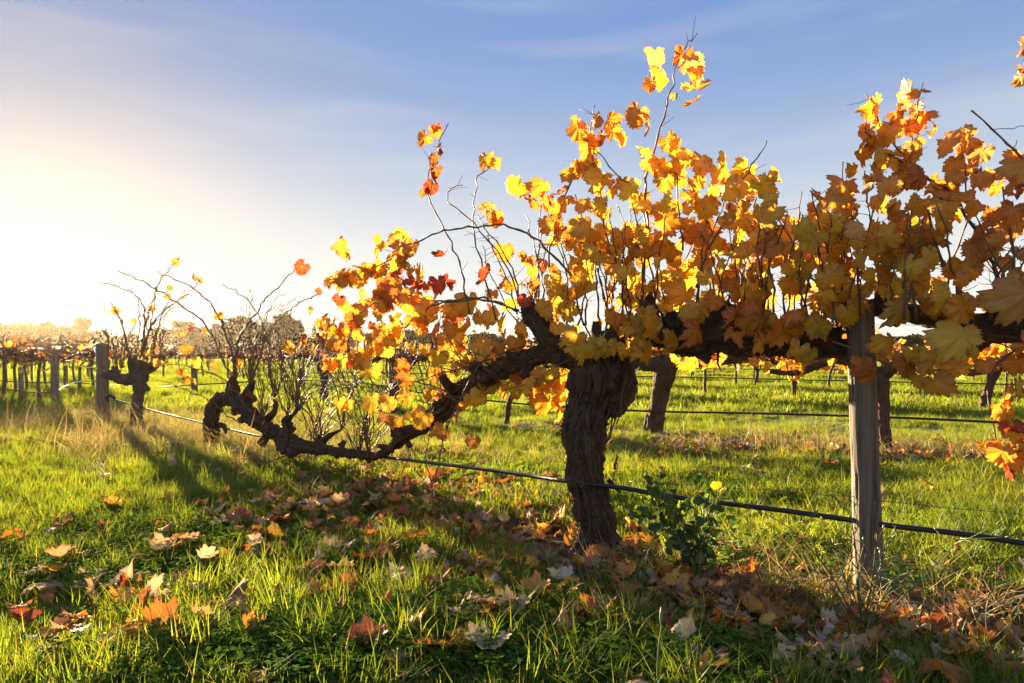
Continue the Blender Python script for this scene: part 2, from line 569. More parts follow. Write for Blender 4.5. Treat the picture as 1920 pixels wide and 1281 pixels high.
# ------------------------------------------------------------------ vine leaves: shared meshes
LOBES = [(0, .94), (14, .91), (27, .86), (38, .85), (52, .88), (66, .85), (80, .79), (94, .78),
         (108, .80), (124, .78), (140, .73), (154, .65), (166, .48), (174, .20), (180, .10)]
def leaf_mesh(name, seed, nang=52, rings=(0.34, 0.70, 1.0), curl=0.3, fold=0.25, ripple=0.12, sinus=1.0, mats=None, petiole=0.8, droop=0.6):
    """blade of about unit radius; origin at the foot of the stalk"""
    rg = np.random.default_rng(seed)
    ang = np.linspace(-180, 180, nang, endpoint=False) + 360.0 / nang / 2
    la, lr = zip(*LOBES)
    lr = np.array(lr)
    lr = np.where((np.array(la) > 15) & (np.array(la) < 90), 0.84 + (lr - 0.84) * sinus, lr)
    r = np.interp(np.abs(ang), la, lr)
    r *= 1 + 0.03 * rg.normal(size=nang)
    side = 1 + 0.10 * rg.normal() * np.sign(ang)
    r *= side
    tooth = np.where(np.arange(nang) % 2 == 0, 1.06, 0.92)
    pts, rad = [(0.0, 0.0)], [0.0]
    a = np.radians(ang)
    for k in rings:
        rr = r * k * (tooth if k == 1.0 else 1.0)
        if k < 1:
            rr = k * (0.35 * 0.66 + 0.65 * r)
        for x, y in zip(rr * np.cos(a), rr * np.sin(a)):
            pts.append((x, y)); rad.append(k)
    p = np.array(pts); rad = np.array(rad)
    Fs = []
    for j in range(nang):
        k = (j + 1) % nang
        if j != nang - 1:                      # open at the stalk notch
            Fs.append((0, 1 + j, 1 + k))
            for i in range(len(rings) - 1):
                o, o2 = 1 + i * nang, 1 + (i + 1) * nang
                Fs.append((o + j, o2 + j, o2 + k, o + k))
    x, y = p[:, 0], p[:, 1]
    rr = np.hypot(x, y); th = np.arctan2(y, x)
    z = -fold * np.abs(y) * (0.6 + 0.4 * rr) * rg.uniform(.5, 1.3)
    z += 0.8 * ripple * rr ** 2 * np.sin(th * rg.integers(3, 6) + rg.uniform(0, 6))
    z += ripple * 1.1 * rr ** 2 * np.sin(th * rg.integers(7, 10) + rg.uniform(0, 6))
    for q in range(4):                      # crumpling
        kx, ky = rg.normal(size=2) * 5.5
        z += 0.045 * np.sin(kx * x + ky * y + rg.uniform(0, 6)) * np.clip(rr * 1.5, 0, 1)
    z += 0.06 * rg.normal(size=len(x)) * (rad > .5)
    # bend along the midrib, and roll across it
    c1 = curl * rg.uniform(.8, 1.5)
    X, Y, Z = x.copy(), y.copy(), z.copy()
    if abs(c1) > 1e-3:
        ph = x * c1
        X = np.sin(ph) / c1 - z * np.sin(ph)
        Z = -(1 - np.cos(ph)) / c1 + z * np.cos(ph)
    c2 = (curl + .25) * rg.uniform(-.9, 1.5)
    if abs(c2) > 1e-3:
        ph = Y * c2
        Y2 = np.sin(ph) / c2 - Z * np.sin(ph)
        Z = -(1 - np.cos(ph)) / c2 + Z * np.cos(ph)
        Y = Y2
    blade = np.stack([X, Y, Z], 1)
    mb = MB()
    mb.add(blade, Fs, 0)
    nb = len(blade)
    A = np.array([-0.35, rg.uniform(-.2, .2), -0.75 * droop]) * petiole
    if petiole > 0:
        mid = A * 0.5 + np.array([-0.12, 0, 0.05])
        pv, pf = tube(catmull([A, mid, (0, 0, 0.0)], 4), [.035, .024, .024, .03], 3, False)
        mb.add(pv, pf, 1)
    me = mb.mesh(name, mats or [M['leaf'], M['petiole']], origin=A)
    lp = np.zeros((mb.n, 3)); lp[:nb, :2] = p
    ra = np.zeros(mb.n); ra[:nb] = rad
    set_attr(me, 'lp', lp, 'FLOAT_VECTOR')
    set_attr(me, 'rad', ra)
    return me

LEAVES = [leaf_mesh('leaf', 100 + i, curl=c, fold=f, ripple=rp, sinus=s)
          for i, (c, f, rp, s) in enumerate([(.4, .22, .10, 1.0), (.7, .30, .12, .7), (1.0, .25, .14, .9), (.3, .2, .10, .5), (-.6, .2, .12, 1.1),
                                             (1.3, .40, .16, .8), (.8, .55, .14, .6), (.5, .45, .18, 1.0), (1.8, .3, .18, .8), (1.2, .8, .16, .7)])]
FAR_LEAVES = [leaf_mesh('leaf', 200 + i, nang=14, rings=(1.0,), curl=.6, fold=.3, ripple=.12, petiole=0.6) for i in range(4)]
GROUND_LEAVES = [leaf_mesh('fallen_leaf', 300 + i, nang=44, curl=c, fold=f, ripple=rp, sinus=.45, mats=[M['dry_leaf'], M['petiole']], petiole=.7, droop=-.15)
                 for i, (c, f, rp) in enumerate([(-.5, .1, .12), (-.9, -.2, .14), (.9, .3, .14), (-1.4, -.3, .14), (.5, -.3, .18), (1.9, .5, .14), (-2.1, .2, .14), (.3, .2, .14), (1.2, -.4, .25), (-.7, .8, .14)])]
CURLY = ['flat', 'upturned', 'arched', 'cupped', 'wavy', 'tightly curled', 'rolled', 'flattish', 'crumpled', 'folded']

YEL = [(.80, .47, .032), (.76, .42, .028), (.80, .50, .04), (.74, .46, .035)]
GOLD = [(.74, .36, .024), (.70, .31, .020), (.76, .39, .028), (.66, .33, .03)]
ORA = [(.68, .24, .02), (.62, .18, .016), (.72, .30, .025)]
RED = [(.42, .055, .018), (.36, .035, .015), (.48, .09, .02)]
OLI = [(.68, .46, .04), (.60, .40, .035), (.70, .47, .045), (.64, .38, .04)]
BRN = [(.60, .30, .07), (.55, .23, .04), (.64, .36, .09)]
PAL = {'y': YEL, 'g': GOLD, 'o': ORA, 'r': RED, 'l': OLI, 'b': BRN}
def colour(mix):
    c = random.choice(PAL[random.choice(mix)])
    k = random.uniform(.85, 1.12)
    return (min(.85, c[0] * k), c[1] * k * random.uniform(.88, 1.1), c[2] * k, 1)

def leaf_matrix(at, size, up=None, face=None, spread=1.0):
    """hanging leaf: tip falls, face turned about the vertical"""
    tip = np.array([0, 0, -1.0]) + RNG.normal(size=3) * np.array([.5, .4, .35]) * spread
    if up is not None:
        tip = np.asarray(up, float) + RNG.normal(size=3) * .25
    tip /= np.linalg.norm(tip)
    if face is None:
        a = RNG.normal() * 0.95
        nrm = np.array([math.sin(a), -math.cos(a), RNG.normal() * .35 + .15])
        if RNG.random() < .25:
            nrm = -nrm
    else:
        nrm = np.asarray(face, float) + RNG.normal(size=3) * .2
    nrm = nrm - tip * np.dot(nrm, tip)
    nrm /= np.linalg.norm(nrm) + 1e-9
    y = np.cross(nrm, tip)
    s = size
    m = Matrix(((tip[0] * s, y[0] * s, nrm[0] * s, at[0]), (tip[1] * s, y[1] * s, nrm[1] * s, at[1]),
                (tip[2] * s, y[2] * s, nrm[2] * s, at[2]), (0, 0, 0, 1)))
    return m

class Vine:
    """collects a vine's parts, then builds them under one Empty"""
    def __init__(self, name, loc, label, group=None, cat='grapevine'):
        self.root = empty(name, loc, label, cat, group)
        self.loc = np.asarray(loc, float)
        self.leaves = []                        # (matrix in world, colour, mesh index, rank)
        self.canes = []
        self.lscale = 1.0
        KIDS[self.root.name] = []
    def part(self, name, me, loc=None):
        o = link(name, me, self.root, loc)
        KIDS[self.root.name].append(o)
        return o
    def leaf(self, at, size, mix, rank=None, **kw):
        size *= .72 * self.lscale
        m = leaf_matrix(at, size, **kw)
        k = random.choice((0, 1, 2, 3, 4, 5, 6, 7, 0, 1, 7, 2, 8, 9))
        self.leaves.append((m, colour(mix), k, rank if rank is not None else size / max(at[1], .5)))
    def cane(self, pts, r0, r1, stubs=0, segs=5, node=0.07, wig=0.004, name='cane'):
        pts = np.asarray(pts, float)
        L = np.sum(np.linalg.norm(np.diff(pts, axis=0), axis=1))
        n = max(6, int(L / node * 2))
        c = catmull(pts, n)
        k = np.arange(n)
        c[1:-1] += RNG.normal(size=(n - 2, 3)) * wig
        rad = np.interp(np.linspace(0, 1, n), [0, 1], [r0, r1]) * np.where(k % 2 == 0, 1.25, 0.92)
        mb = MB()
        mb.add(*tube(c, rad, segs))
        for s in range(stubs):
            i = random.randrange(2, n - 1)
            T = c[min(i + 1, n - 1)] - c[i - 1]
            T /= np.linalg.norm(T)
            dirn = RNG.normal(size=3); dirn -= T * np.dot(dirn, T); dirn /= np.linalg.norm(dirn)
            dirn = dirn + T * random.uniform(.0, .7)
            ln = random.uniform(.02, .085)
            q = [c[i], c[i] + dirn * ln * .5 + RNG.normal(size=3) * .004, c[i] + dirn * ln]
            mb.add(*tube(q, [r1 * .9, r1 * .6, r1 * .45], 3))
        o = self.part(name, mb.mesh(name, [M['cane']], self.loc))
        self.canes.append(c)
        return c
    def build_leaves(self, limit=300, far=False):
        ls = sorted(self.leaves, key=lambda q: -q[3])
        bank = FAR_LEAVES if far else LEAVES
        for m, c, k, _ in ls[:limit]:
            o = self.part('leaf', bank[k % len(bank)])
            o.matrix_basis = Matrix.Translation(-Vector(self.loc)) @ m
            o.color = c
        if len(ls) > limit:
            me = join_leaves('leaf_mass', ls[limit:], bank, M['leaf_mass'], self.loc)
            tag(self.part('leaf_mass', me), kind='stuff')

_cache = {}
def mesh_arrays(me):
    if me.name not in _cache:
        v = np.zeros(len(me.vertices) * 3); me.vertices.foreach_get('co', v)
        lp = np.zeros(len(v)); me.attributes['lp'].data.foreach_get('vector', lp)
        ra = np.zeros(len(me.vertices)); me.attributes['rad'].data.foreach_get('value', ra)
        fs = [tuple(p.vertices) for p in me.polygons]
        mi = [p.material_index for p in me.polygons]
        _cache[me.name] = (v.reshape(-1, 3), lp.reshape(-1, 3), ra, fs, mi)
    return _cache[me.name]

def join_leaves(name, items, bank, mat, origin):
    mb = MB(); LP, RA, LC, LR = [], [], [], []
    for m, c, k, _ in items:
        v, lp, ra, fs, mi = mesh_arrays(bank[k % len(bank)])
        mm = np.array(m)
        mb.V.append(v @ mm[:3, :3].T + mm[:3, 3])
        o = mb.n
        mb.Fc.extend([tuple(i + o for i in f) for f in fs]); mb.M.extend(mi)
        mb.n += len(v)
        LP.append(lp); RA.append(ra)
        LC.append(np.tile(np.array(c), (len(v), 1))); LR.append(np.full(len(v), random.random()))
    me = mb.mesh(name, [mat, M['petiole']], origin)
    set_attr(me, 'lp', np.vstack(LP), 'FLOAT_VECTOR'); set_attr(me, 'rad', np.concatenate(RA))
    set_attr(me, 'lc', np.vstack(LC), 'FLOAT_COLOR'); set_attr(me, 'lr', np.concatenate(LR))
    return me

# ------------------------------------------------------------------ old wood
def wood(parts, voxel, origin, amp=1.0, seed=0, strips=0):
    """parts: {name: list of polylines (N x 4: x y z r)}; returns {name: mesh}, strip mesh builder"""
    tmp = MB()
    SK = []
    for pi, (nm, polys) in enumerate(parts.items()):
        for poly in polys:
            poly = np.asarray(poly, float)
            L = np.sum(np.linalg.norm(np.diff(poly[:, :3], axis=0), axis=1))
            n = max(8, int(L / 0.02))
            c = catmull(poly, n)
            c[:, 3] = np.maximum(c[:, 3], 0.004)
            k = np.linspace(0, L, n)
            lump = 1 + 0.22 * (vnoise(np.stack([k * 9, np.full(n, pi * 7.3), np.zeros(n)], 1), seed + 3) - .5)
            c[:, 3] *= lump * (1 - .11 * amp)
            tmp.add(*tube(c[:, :3], c[:, 3], 14))
            T, N, B = frames(c[:, :3])
            for i in range(n):
                SK.append((*c[i], k[i], *T[i], *N[i], *B[i], pi))
    SK = np.array(SK)
    me = tmp.mesh('tmp_wood', [])
    o = bpy.data.objects.new('tmp_wood', me); COL.objects.link(o)
    md = o.modifiers.new('r', 'REMESH'); md.mode = 'VOXEL'; md.voxel_size = voxel; md.adaptivity = 0
    sm_ = o.modifiers.new('s', 'SMOOTH'); sm_.iterations = 4; sm_.factor = .5
    dg = bpy.context.evaluated_depsgraph_get()
    ev = o.evaluated_get(dg)
    m2 = bpy.data.meshes.new_from_object(ev, depsgraph=dg)
    bpy.data.objects.remove(o); bpy.data.meshes.remove(me)
    nv = len(m2.vertices)
    co = np.zeros(nv * 3); m2.vertices.foreach_get('co', co); co = co.reshape(-1, 3)
    no = np.zeros(nv * 3); m2.vertices.foreach_get('normal', no); no = no.reshape(-1, 3)
    near = np.zeros(nv, int)
    for a in range(0, nv, 4000):
        dd = np.linalg.norm(co[a:a + 4000, None, :] - SK[None, :, :3], axis=2) - SK[None, :, 3] * .8
        near[a:a + 4000] = dd.argmin(1)
    s = SK[near]
    rel = co - s[:, :3]
    th = np.arctan2((rel * s[:, 11:14]).sum(1), (rel * s[:, 8:11]).sum(1))
    sl = s[:, 4] + (rel * s[:, 5:8]).sum(1)
    tw = th + sl * 1.3
    rr = np.clip(s[:, 3], .006, .2)
    def ridge(k, fs, sd):
        n = vnoise(np.stack([np.cos(tw) * k + s[:, 14] * 31, np.sin(tw) * k, sl * fs], 1), sd)
        return 1 - np.abs(2 * n - 1)
    warp = (vnoise(co * 11, seed + 21) - .5) * .4
    tw = tw + warp
    disp = (ridge(1.5, 2.6, seed + 1) - .6) * .22 + (ridge(3.8, 4.0, seed + 2) - .6) * .24 + (ridge(8.0, 9.0, seed + 4) - .6) * .22 + (ridge(5.0, 17.0, seed + 8) - .6) * .06
    lumps = (vnoise(co * 22, seed + 6) - .5) * .012 + (vnoise(co * 70, seed + 7) - .5) * .011
    d = amp * (disp * rr * .85 + lumps * np.clip(rr / .05, .2, 1.2))
    co2 = co + no * d[:, None]
    fc = np.stack([np.cos(tw) * (rr * 20 + .6), np.sin(tw) * (rr * 20 + .6), sl * 1.8], 1)
    fs = [tuple(p.vertices) for p in m2.polygons]
    owner = s[:, 14].astype(int)
    res = {}
    fown = np.array([owner[f[0]] for f in fs])
    for pi, nm in enumerate(parts):
        sel = [fs[i] for i in np.nonzero(fown == pi)[0]]
        if not sel:
            continue
        used = np.unique(np.concatenate([np.array(f) for f in sel]))
        mp = np.full(nv, -1); mp[used] = np.arange(len(used))
        mm = bpy.data.meshes.new(nm)
        mm.from_pydata((co2[used] - np.asarray(origin)).tolist(), [], [tuple(int(mp[i]) for i in f) for f in sel])
        mm.polygons.foreach_set('use_smooth', [True] * len(sel))
        set_attr(mm, 'fc', fc[used], 'FLOAT_VECTOR')
        res[nm] = mm
    bpy.data.meshes.remove(m2)
    # peeling strips of bark
    sb = MB(); sfc = []
    for q in range(strips):
        i = RNG.integers(nv)
        T = s[i, 5:8]; n_ = no[i]
        if s[i, 3] < .03:
            continue
        side = np.cross(T, n_); side /= np.linalg.norm(side) + 1e-9
        ln = random.uniform(.04, .17); w = random.uniform(.0015, .0065)
        pts = []
        sg = random.choice((-1, 1))
        for j in range(6):
            u = j / 5
            pts.append(co2[i] + T * sg * ln * u + n_ * (.001 + random.uniform(.005, .030) * u ** 2) + side * .01 * math.sin(u * 3 + q) * u + np.array([0, 0, -.012 * u * u]))
        pts = np.array(pts)
        Vv = np.vstack([pts - side * w, pts + side * w * (1 - .6 * np.linspace(0, 1, 6))[:, None]])
        Ff = [(j, j + 1, j + 7, j + 6) for j in range(5)]
        sb.add(Vv, Ff)
        sfc.append(np.tile(fc[i], (12, 1)) + np.repeat(np.linspace(0, .4, 6), 2)[:, None])
    sm2 = None
    if sb.n:
        sm2 = sb.mesh('bark_strips', [M['bark']], origin)
        set_attr(sm2, 'fc', np.vstack(sfc), 'FLOAT_VECTOR')
    return res, sm2

def knobs(polys, k, seed):
    """short pruned spurs and burrs along the first limb of polys"""
    rs = np.random.default_rng(seed)
    c = catmull(polys[0], 60)
    out = []
    for i in range(k):
        j = int(rs.integers(6, 56)); p, r = c[j, :3], c[j, 3]
        T = c[j + 2, :3] - c[j - 2, :3]; T /= np.linalg.norm(T)
        d = rs.normal(size=3) * [1, .7, 1] + [0, -.2, .45]; d -= T * d.dot(T); d /= np.linalg.norm(d)
        d = d + T * rs.normal() * .5
        ln = r * rs.uniform(1.0, 2.2); q = r * rs.uniform(.35, .7)
        out.append(np.array([(*p, q * 1.3), (*(p + d * ln * .6), q), (*(p + d * ln + rs.normal(size=3) * r * .3), q * rs.uniform(.8, 1.25))]))
    return polys + out

def wp(lst, dfun):
    """[(px, py, half width px[, depth])] -> N x 4 polyline"""
    out = []
    for q in lst:
        d = q[3] if len(q) > 3 else dfun(q[0])
        p = P(q[0], q[1], d)
        out.append((*p, q[2] * d / F))
    return np.array(out)

def rowd(px):
    r = (px - 960) / F
    if px < 1115:
        return 3.34 / (1 + 1.126 * r)
    return 3.157 / (1 + .61 * r)

# ------------------------------------------------------------------ the old vine in front
base = gp(1122, 1035)
vine = Vine('old_grapevine', (base[0], base[1], 0), 'thick gnarled old grapevine with golden leaves and one massive dark trunk', 'old vines in the front row')
D = rowd
trunk_polys = [wp([(1126, 1062, 47, 2.94), (1124, 1040, 40, 2.94), (1122, 1015, 36, 2.94), (1115, 968, 36, 2.93), (1105, 922, 35, 2.92), (1096, 870, 34, 2.92),
                   (1093, 823, 36, 2.92), (1099, 785, 40, 2.93), (1112, 752, 48, 2.94), (1122, 722, 54, 2.94), (1122, 690, 48, 2.94), (1112, 664, 36, 2.94)], D),
               wp([(1138, 775, 22, 2.9), (1152, 742, 34, 2.9), (1162, 712, 34, 2.92), (1158, 685, 28, 2.94)], D),
               wp([(1165, 1032, 10, 2.9), (1150, 1020, 18, 2.92), (1128, 990, 22, 2.93)], D),
               wp([(1078, 1036, 12, 2.9), (1095, 1020, 18, 2.92), (1108, 985, 20, 2.93)], D),
               wp([(1140, 900, 5, 2.9), (1152, 912, 5, 2.88), (1164, 925, 3, 2.86)], D)]
left_arm = [wp([(1122, 690, 40, 2.94), (1092, 677, 27, 2.98), (1062, 664, 23, 3.02), (1034, 662, 20, 3.06), (1002, 668, 18, 3.14), (955, 687, 20, 3.3), (912, 707, 20, 3.44),
                (881, 725, 21, 3.55), (864, 741, 22, 3.6), (848, 758, 20, 3.66), (825, 773, 19, 3.76), (790, 800, 15, 3.9), (757, 817, 13, 4.02), (740, 833, 10, 4.1), (722, 848, 8, 4.2), (700, 858, 7, 4.33)], D),
            wp([(866, 742, 17, 3.6), (848, 728, 12, 3.58), (836, 716, 10, 3.56), (829, 705, 7, 3.55)], D),
            wp([(757, 817, 12, 4.02), (744, 812, 9, 4.05), (735, 803, 6, 4.05)], D),
            wp([(900, 712, 14, 3.48), (893, 700, 10, 3.48), (890, 688, 7, 3.48)], D)]
spur = [wp([(1060, 664, 22, 3.02), (1034, 645, 20, 3.04), (1020, 624, 19, 3.06), (1006, 603, 18, 3.07), (997, 587, 16, 3.08), (987, 570, 11, 3.08)], D),
        wp([(1006, 605, 14, 3.07), (1022, 588, 9, 3.07), (1030, 576, 6, 3.06)], D)]
right_arm = [wp([(1126, 690, 44, 2.94), (1142, 650, 29, 2.92), (1175, 632, 24, 2.87), (1207, 629, 25, 2.83), (1240, 629, 28, 2.79), (1273, 639, 31, 2.76), (1306, 643, 30, 2.73), (1343, 632, 32, 2.68),
                 (1381, 630, 35, 2.64), (1410, 634, 33, 2.61), (1462, 640, 29, 2.56), (1514, 648, 26, 2.51), (1566, 653, 21, 2.46), (1602, 652, 16, 2.44)], D),
             wp([(1232, 622, 20, 2.79), (1219, 600, 18, 2.80), (1213, 575, 16, 2.8), (1212, 548, 10, 2.8)], D),
             wp([(1348, 620, 22, 2.68), (1343, 596, 18, 2.68), (1338, 575, 9, 2.68)], D),
             wp([(1130, 655, 12, 2.93), (1119, 625, 9, 2.95), (1117, 602, 7, 2.95)], D),
             wp([(1178, 630, 14, 2.87), (1158, 610, 10, 2.86), (1142, 596, 7, 2.85)], D),
             wp([(1460, 632, 18, 2.56), (1450, 605, 12, 2.55), (1447, 588, 7, 2.55)], D),
             wp([(1300, 640, 17, 2.73), (1320, 668, 12, 2.70), (1330, 676, 8, 2.69)], D)]
ms, strips = wood({'trunk': trunk_polys, 'arm': knobs(left_arm, 16, 3), 'spur': spur, 'branch': knobs(right_arm, 18, 4)}, 0.0048, (base[0], base[1], 0), 1.55, 1, strips=900)
for nm, me in ms.items():
    me.materials.append(M['bark'])
    vine.part('arm' if nm == 'branch' else nm, me)
if strips:
    tag(vine.part('bark_strips', strips), kind='stuff')

def pxcane(v, lst, d0, d1, r0=.0042, r1=.002, stubs=4, **kw):
    n = len(lst)
    return v.cane([P(px, py, d0 + (d1 - d0) * i / (n - 1)) for i, (px, py) in enumerate(lst)], r0, r1, stubs, **kw)

def hang(v, c, count, t0, t1, size, mix, jit=.03):
    """leaves along a cane"""
    for i in range(count):
        u = t0 + (t1 - t0) * (i + random.uniform(.1, .9)) / count
        k = min(len(c) - 1, int(u * (len(c) - 1)))
        v.leaf(c[k] + RNG.normal(size=3) * jit * .3, size * random.uniform(.75, 1.2), mix)

def mass(v, px, py, sx, sy, count, mix, size=.078, d=None, dspread=.13, rank=None):
    for i in range(count):
        x = px + np.clip(RNG.normal(), -1.45, 1.45) * sx * .75
        y = py + np.clip(RNG.normal(), -1.45, 1.45) * sy * .75
        dd = (d if d is not None else rowd(x)) + np.clip(RNG.normal() * dspread, -.33, .5)
        at = P(x, y, dd) + np.array([0, 0, .04])
        v.leaf(at, size * random.uniform(.6, 1.25), mix, rank)

# canes traced where they stand
c = pxcane(vine, [(880, 590), (872, 540), (862, 493), (844, 454), (817, 403), (803, 372), (800, 340), (817, 290), (828, 256), (841, 231)], 3.4, 3.3, .0045, .002, 6)
for px, py, s in [(800, 262, .062), (812, 250, .06), (826, 284, .055), (818, 302, .06), (822, 322, .065), (812, 330, .06), (808, 350, .068), (794, 364, .05), (820, 243, .05)]:
    vine.leaf(P(px, py - 8, 3.3), s, 'rrro')
c = pxcane(vine, [(1098, 547), (1051, 497), (1012, 454), (969, 430), (934, 423), (887, 424), (844, 430), (805, 442), (766, 461), (735, 485), (690, 505), (640, 520), (612, 528)], 3.0, 3.5, .0055, .0025, 8)
hang(vine, c, 22, .66, 1.0, .078, 'gglbgo')
c = pxcane(vine, [(930, 600), (905, 500), (887, 423), (889, 376), (895, 340), (913, 313), (920, 296)], 3.3, 3.2, .004, .0018, 4)
vine.leaf(P(916, 292, 3.2), .075, 'og', face=(0, -1, .2)); vine.leaf(P(926, 300, 3.2), .05, 'g')
c = pxcane(vine, [(973, 563), (957, 512), (930, 470), (895, 426), (868, 400), (842, 380), (841, 362), (846, 352), (868, 348)], 3.15, 3.3, .004, .0018, 9)
c = pxcane(vine, [(978, 582), (969, 532), (950, 481), (911, 430), (897, 405)], 3.12, 3.2, .0045, .002, 10)
c = pxcane(vine, [(970, 590), (958, 540), (941, 500), (925, 465), (915, 440)], 3.16, 3.25, .0035, .0018, 10)
c = pxcane(vine, [(968, 600), (940, 560), (915, 500), (905, 460)], 3.16, 3.3, .003, .0015, 8)
for px, py in [(918, 385), (930, 410), (938, 405), (912, 400)]:
    vine.leaf(P(px, py, 3.2), .06, 'gbo')
c = pxcane(vine, [(1149, 560), (1149, 524), (1141, 466), (1133, 411), (1126, 356), (1110, 294), (1108, 239), (1111, 215), (1116, 198)], 2.95, 2.85, .0045, .0018, 6)
for px, py in [(1078, 232), (1084, 238), (1118, 228), (1142, 230), (1150, 240), (1104, 255), (1120, 258), (1150, 262), (1158, 258), (1112, 262)]:
    vine.leaf(P(px, py - 4, 2.86), .062, 'obgo')
hang(vine, c, 10, .25, .72, .075, 'lgy')
c = pxcane(vine, [(1030, 500), (1032, 458), (1044, 419), (1059, 372), (1079, 321), (1096, 300), (1114, 288)], 3.0, 2.9, .004, .002, 6)
hang(vine, c, 12, .3, 1.0, .064, 'ggo')
c = pxcane(vine, [(1215, 440), (1205, 390), (1188, 356), (1168, 333), (1145, 313), (1118, 282), (1108, 272)], 2.85, 2.85, .004, .0018, 6)
hang(vine, c, 4, .1, .6, .065, 'gy')
c = pxcane(vine, [(1205, 560), (1208, 500), (1214, 420), (1210, 374), (1214, 331), (1226, 284), (1237, 237), (1251, 198), (1257, 171), (1265, 136), (1280, 97), (1294, 78), (1307, 62)], 2.85, 2.75, .006, .0018, 8)
for px, py, s, m_ in [(1224, 100, .085, 'ob'), (1230, 135, .085, 'og'), (1222, 150, .06, 'g'), (1280, 95, .085, 'bo'), (1292, 110, .09, 'bo'), (1302, 130, .06, 'o'), (1300, 150, .095, 'bo'), (1304, 180, .07, 'o'),
                      (1197, 205, .085, 'bo'), (1206, 222, .08, 'bg'), (1265, 178, .03, 'b')]:
    vine.leaf(P(px, py, 2.76), s, m_)
for px, py in [(1250, 262), (1262, 268), (1275, 275), (1268, 300), (1248, 305), (1290, 290), (1232, 300), (1205, 285), (1222, 315), (1210, 305), (1255, 320)]:
    vine.leaf(P(px, py, 2.8 + RNG.normal() * .05), .075, 'ggly')
c = pxcane(vine, [(1350, 471), (1339, 440), (1323, 409), (1300, 374), (1265, 345), (1233, 323)], 2.7, 2.8, .0045, .002, 5)
hang(vine, c, 8, .2, 1, .07, 'gyl')
c = pxcane(vine, [(1305, 540), (1315, 510), (1331, 471), (1354, 420), (1374, 366), (1392, 335), (1413, 307), (1425, 285), (1438, 264)], 2.7, 2.6, .005, .0018, 5)
for px, py in [(1404, 315), (1395, 330), (1420, 345), (1435, 335), (1390, 350), (1410, 365), (1445, 340), (1352, 300), (1340, 320), (1325, 310), (1320, 330), (1350, 330), (1310, 300)]:
    vine.leaf(P(px, py - 5, 2.68 + RNG.normal() * .06), .074, 'gyylb')
c = pxcane(vine, [(1560, 570), (1530, 530), (1499, 504), (1444, 456), (1409, 420), (1378, 378)], 2.45, 2.65, .0048, .002, 5)
hang(vine, c, 8, .3, 1, .075, 'yg')
c = pxcane(vine, [(1520, 540), (1510, 503), (1490, 465), (1475, 436), (1440, 390)], 2.5, 2.6, .0042, .002, 4)
c = pxcane(vine, [(1280, 470), (1278, 430), (1272, 380), (1268, 340), (1262, 320)], 2.75, 2.75, .004, .002, 4)
c = pxcane(vine, [(1110, 540), (1095, 470), (1080, 430), (1070, 410)], 3, 3, .003, .0015, 5)
hang(vine, c, 5, .2, 1, .07, 'lg')
# arching shoots that hang out over the left arm
c = pxcane(vine, [(973, 582), (934, 569), (903, 559), (856, 565), (809, 565), (758, 553), (722, 559), (684, 580), (652, 605), (620, 625)], 3.15, 3.55, .005, .0022, 6)
hang(vine, c, 18, .45, 1.0, .08, 'ogoog')
c = pxcane(vine, [(970, 585), (900, 560), (821, 569), (786, 590), (739, 629), (700, 650), (650, 668), (600, 680)], 3.1, 3.5, .005, .002, 6)
hang(vine, c, 16, .4, 1.0, .08, 'ogyyr')
c = pxcane(vine, [(1010, 640), (960, 655), (900, 680), (830, 700), (770, 720), (700, 745)], 3.05, 3.5, .0042, .002, 6)
c = pxcane(vine, [(860, 745), (800, 722), (740, 705), (690, 690), (640, 670)], 3.5, 3.6, .004, .002, 6)
c = pxcane(vine, [(1160, 628), (1110, 650), (1040, 690), (990, 720), (940, 735)], 2.85, 3.0, .0042, .002, 5)
hang(vine, c, 6, .5, 1, .07, 'oyg')
c = pxcane(vine, [(940, 640), (890, 700), (852, 770), (830, 830), (815, 900), (800, 960)], 3.3, 3.15, .004, .0025, 6)
c = pxcane(vine, [(812, 960), (806, 900), (800, 850), (812, 780)], 3.35, 3.4, .003, .002, 3)
for i in range(60):        # the tangle of fine shoots round the left arm
    px = random.uniform(640, 960); py = 700 + (880 - px) * .12 + random.uniform(-20, 60)
    dx = random.uniform(-110, 60); dy = random.uniform(-130, 10)
    d = rowd(px) - random.uniform(-.2, .25)
    pxcane(vine, [(px, py), (px + dx * .5 + random.uniform(-12, 12), py + dy * .55), (px + dx, py + dy)], d, d + random.uniform(-.15, .15), .0034, .0014, 4)
for i in range(60):        # upright shoots through the crown
    px = random.uniform(1000, 1590)
    y0 = 610 if px < 1120 else 625
    hgt = random.uniform(120, 270)
    lean = random.uniform(-60, 60)
    d = rowd(px)
    pxcane(vine, [(px, y0), (px + lean * .3 + random.uniform(-10, 10), y0 - hgt * .5), (px + lean, y0 - hgt)], d, d + random.uniform(-.25, .25), .0046, .0018, 5)

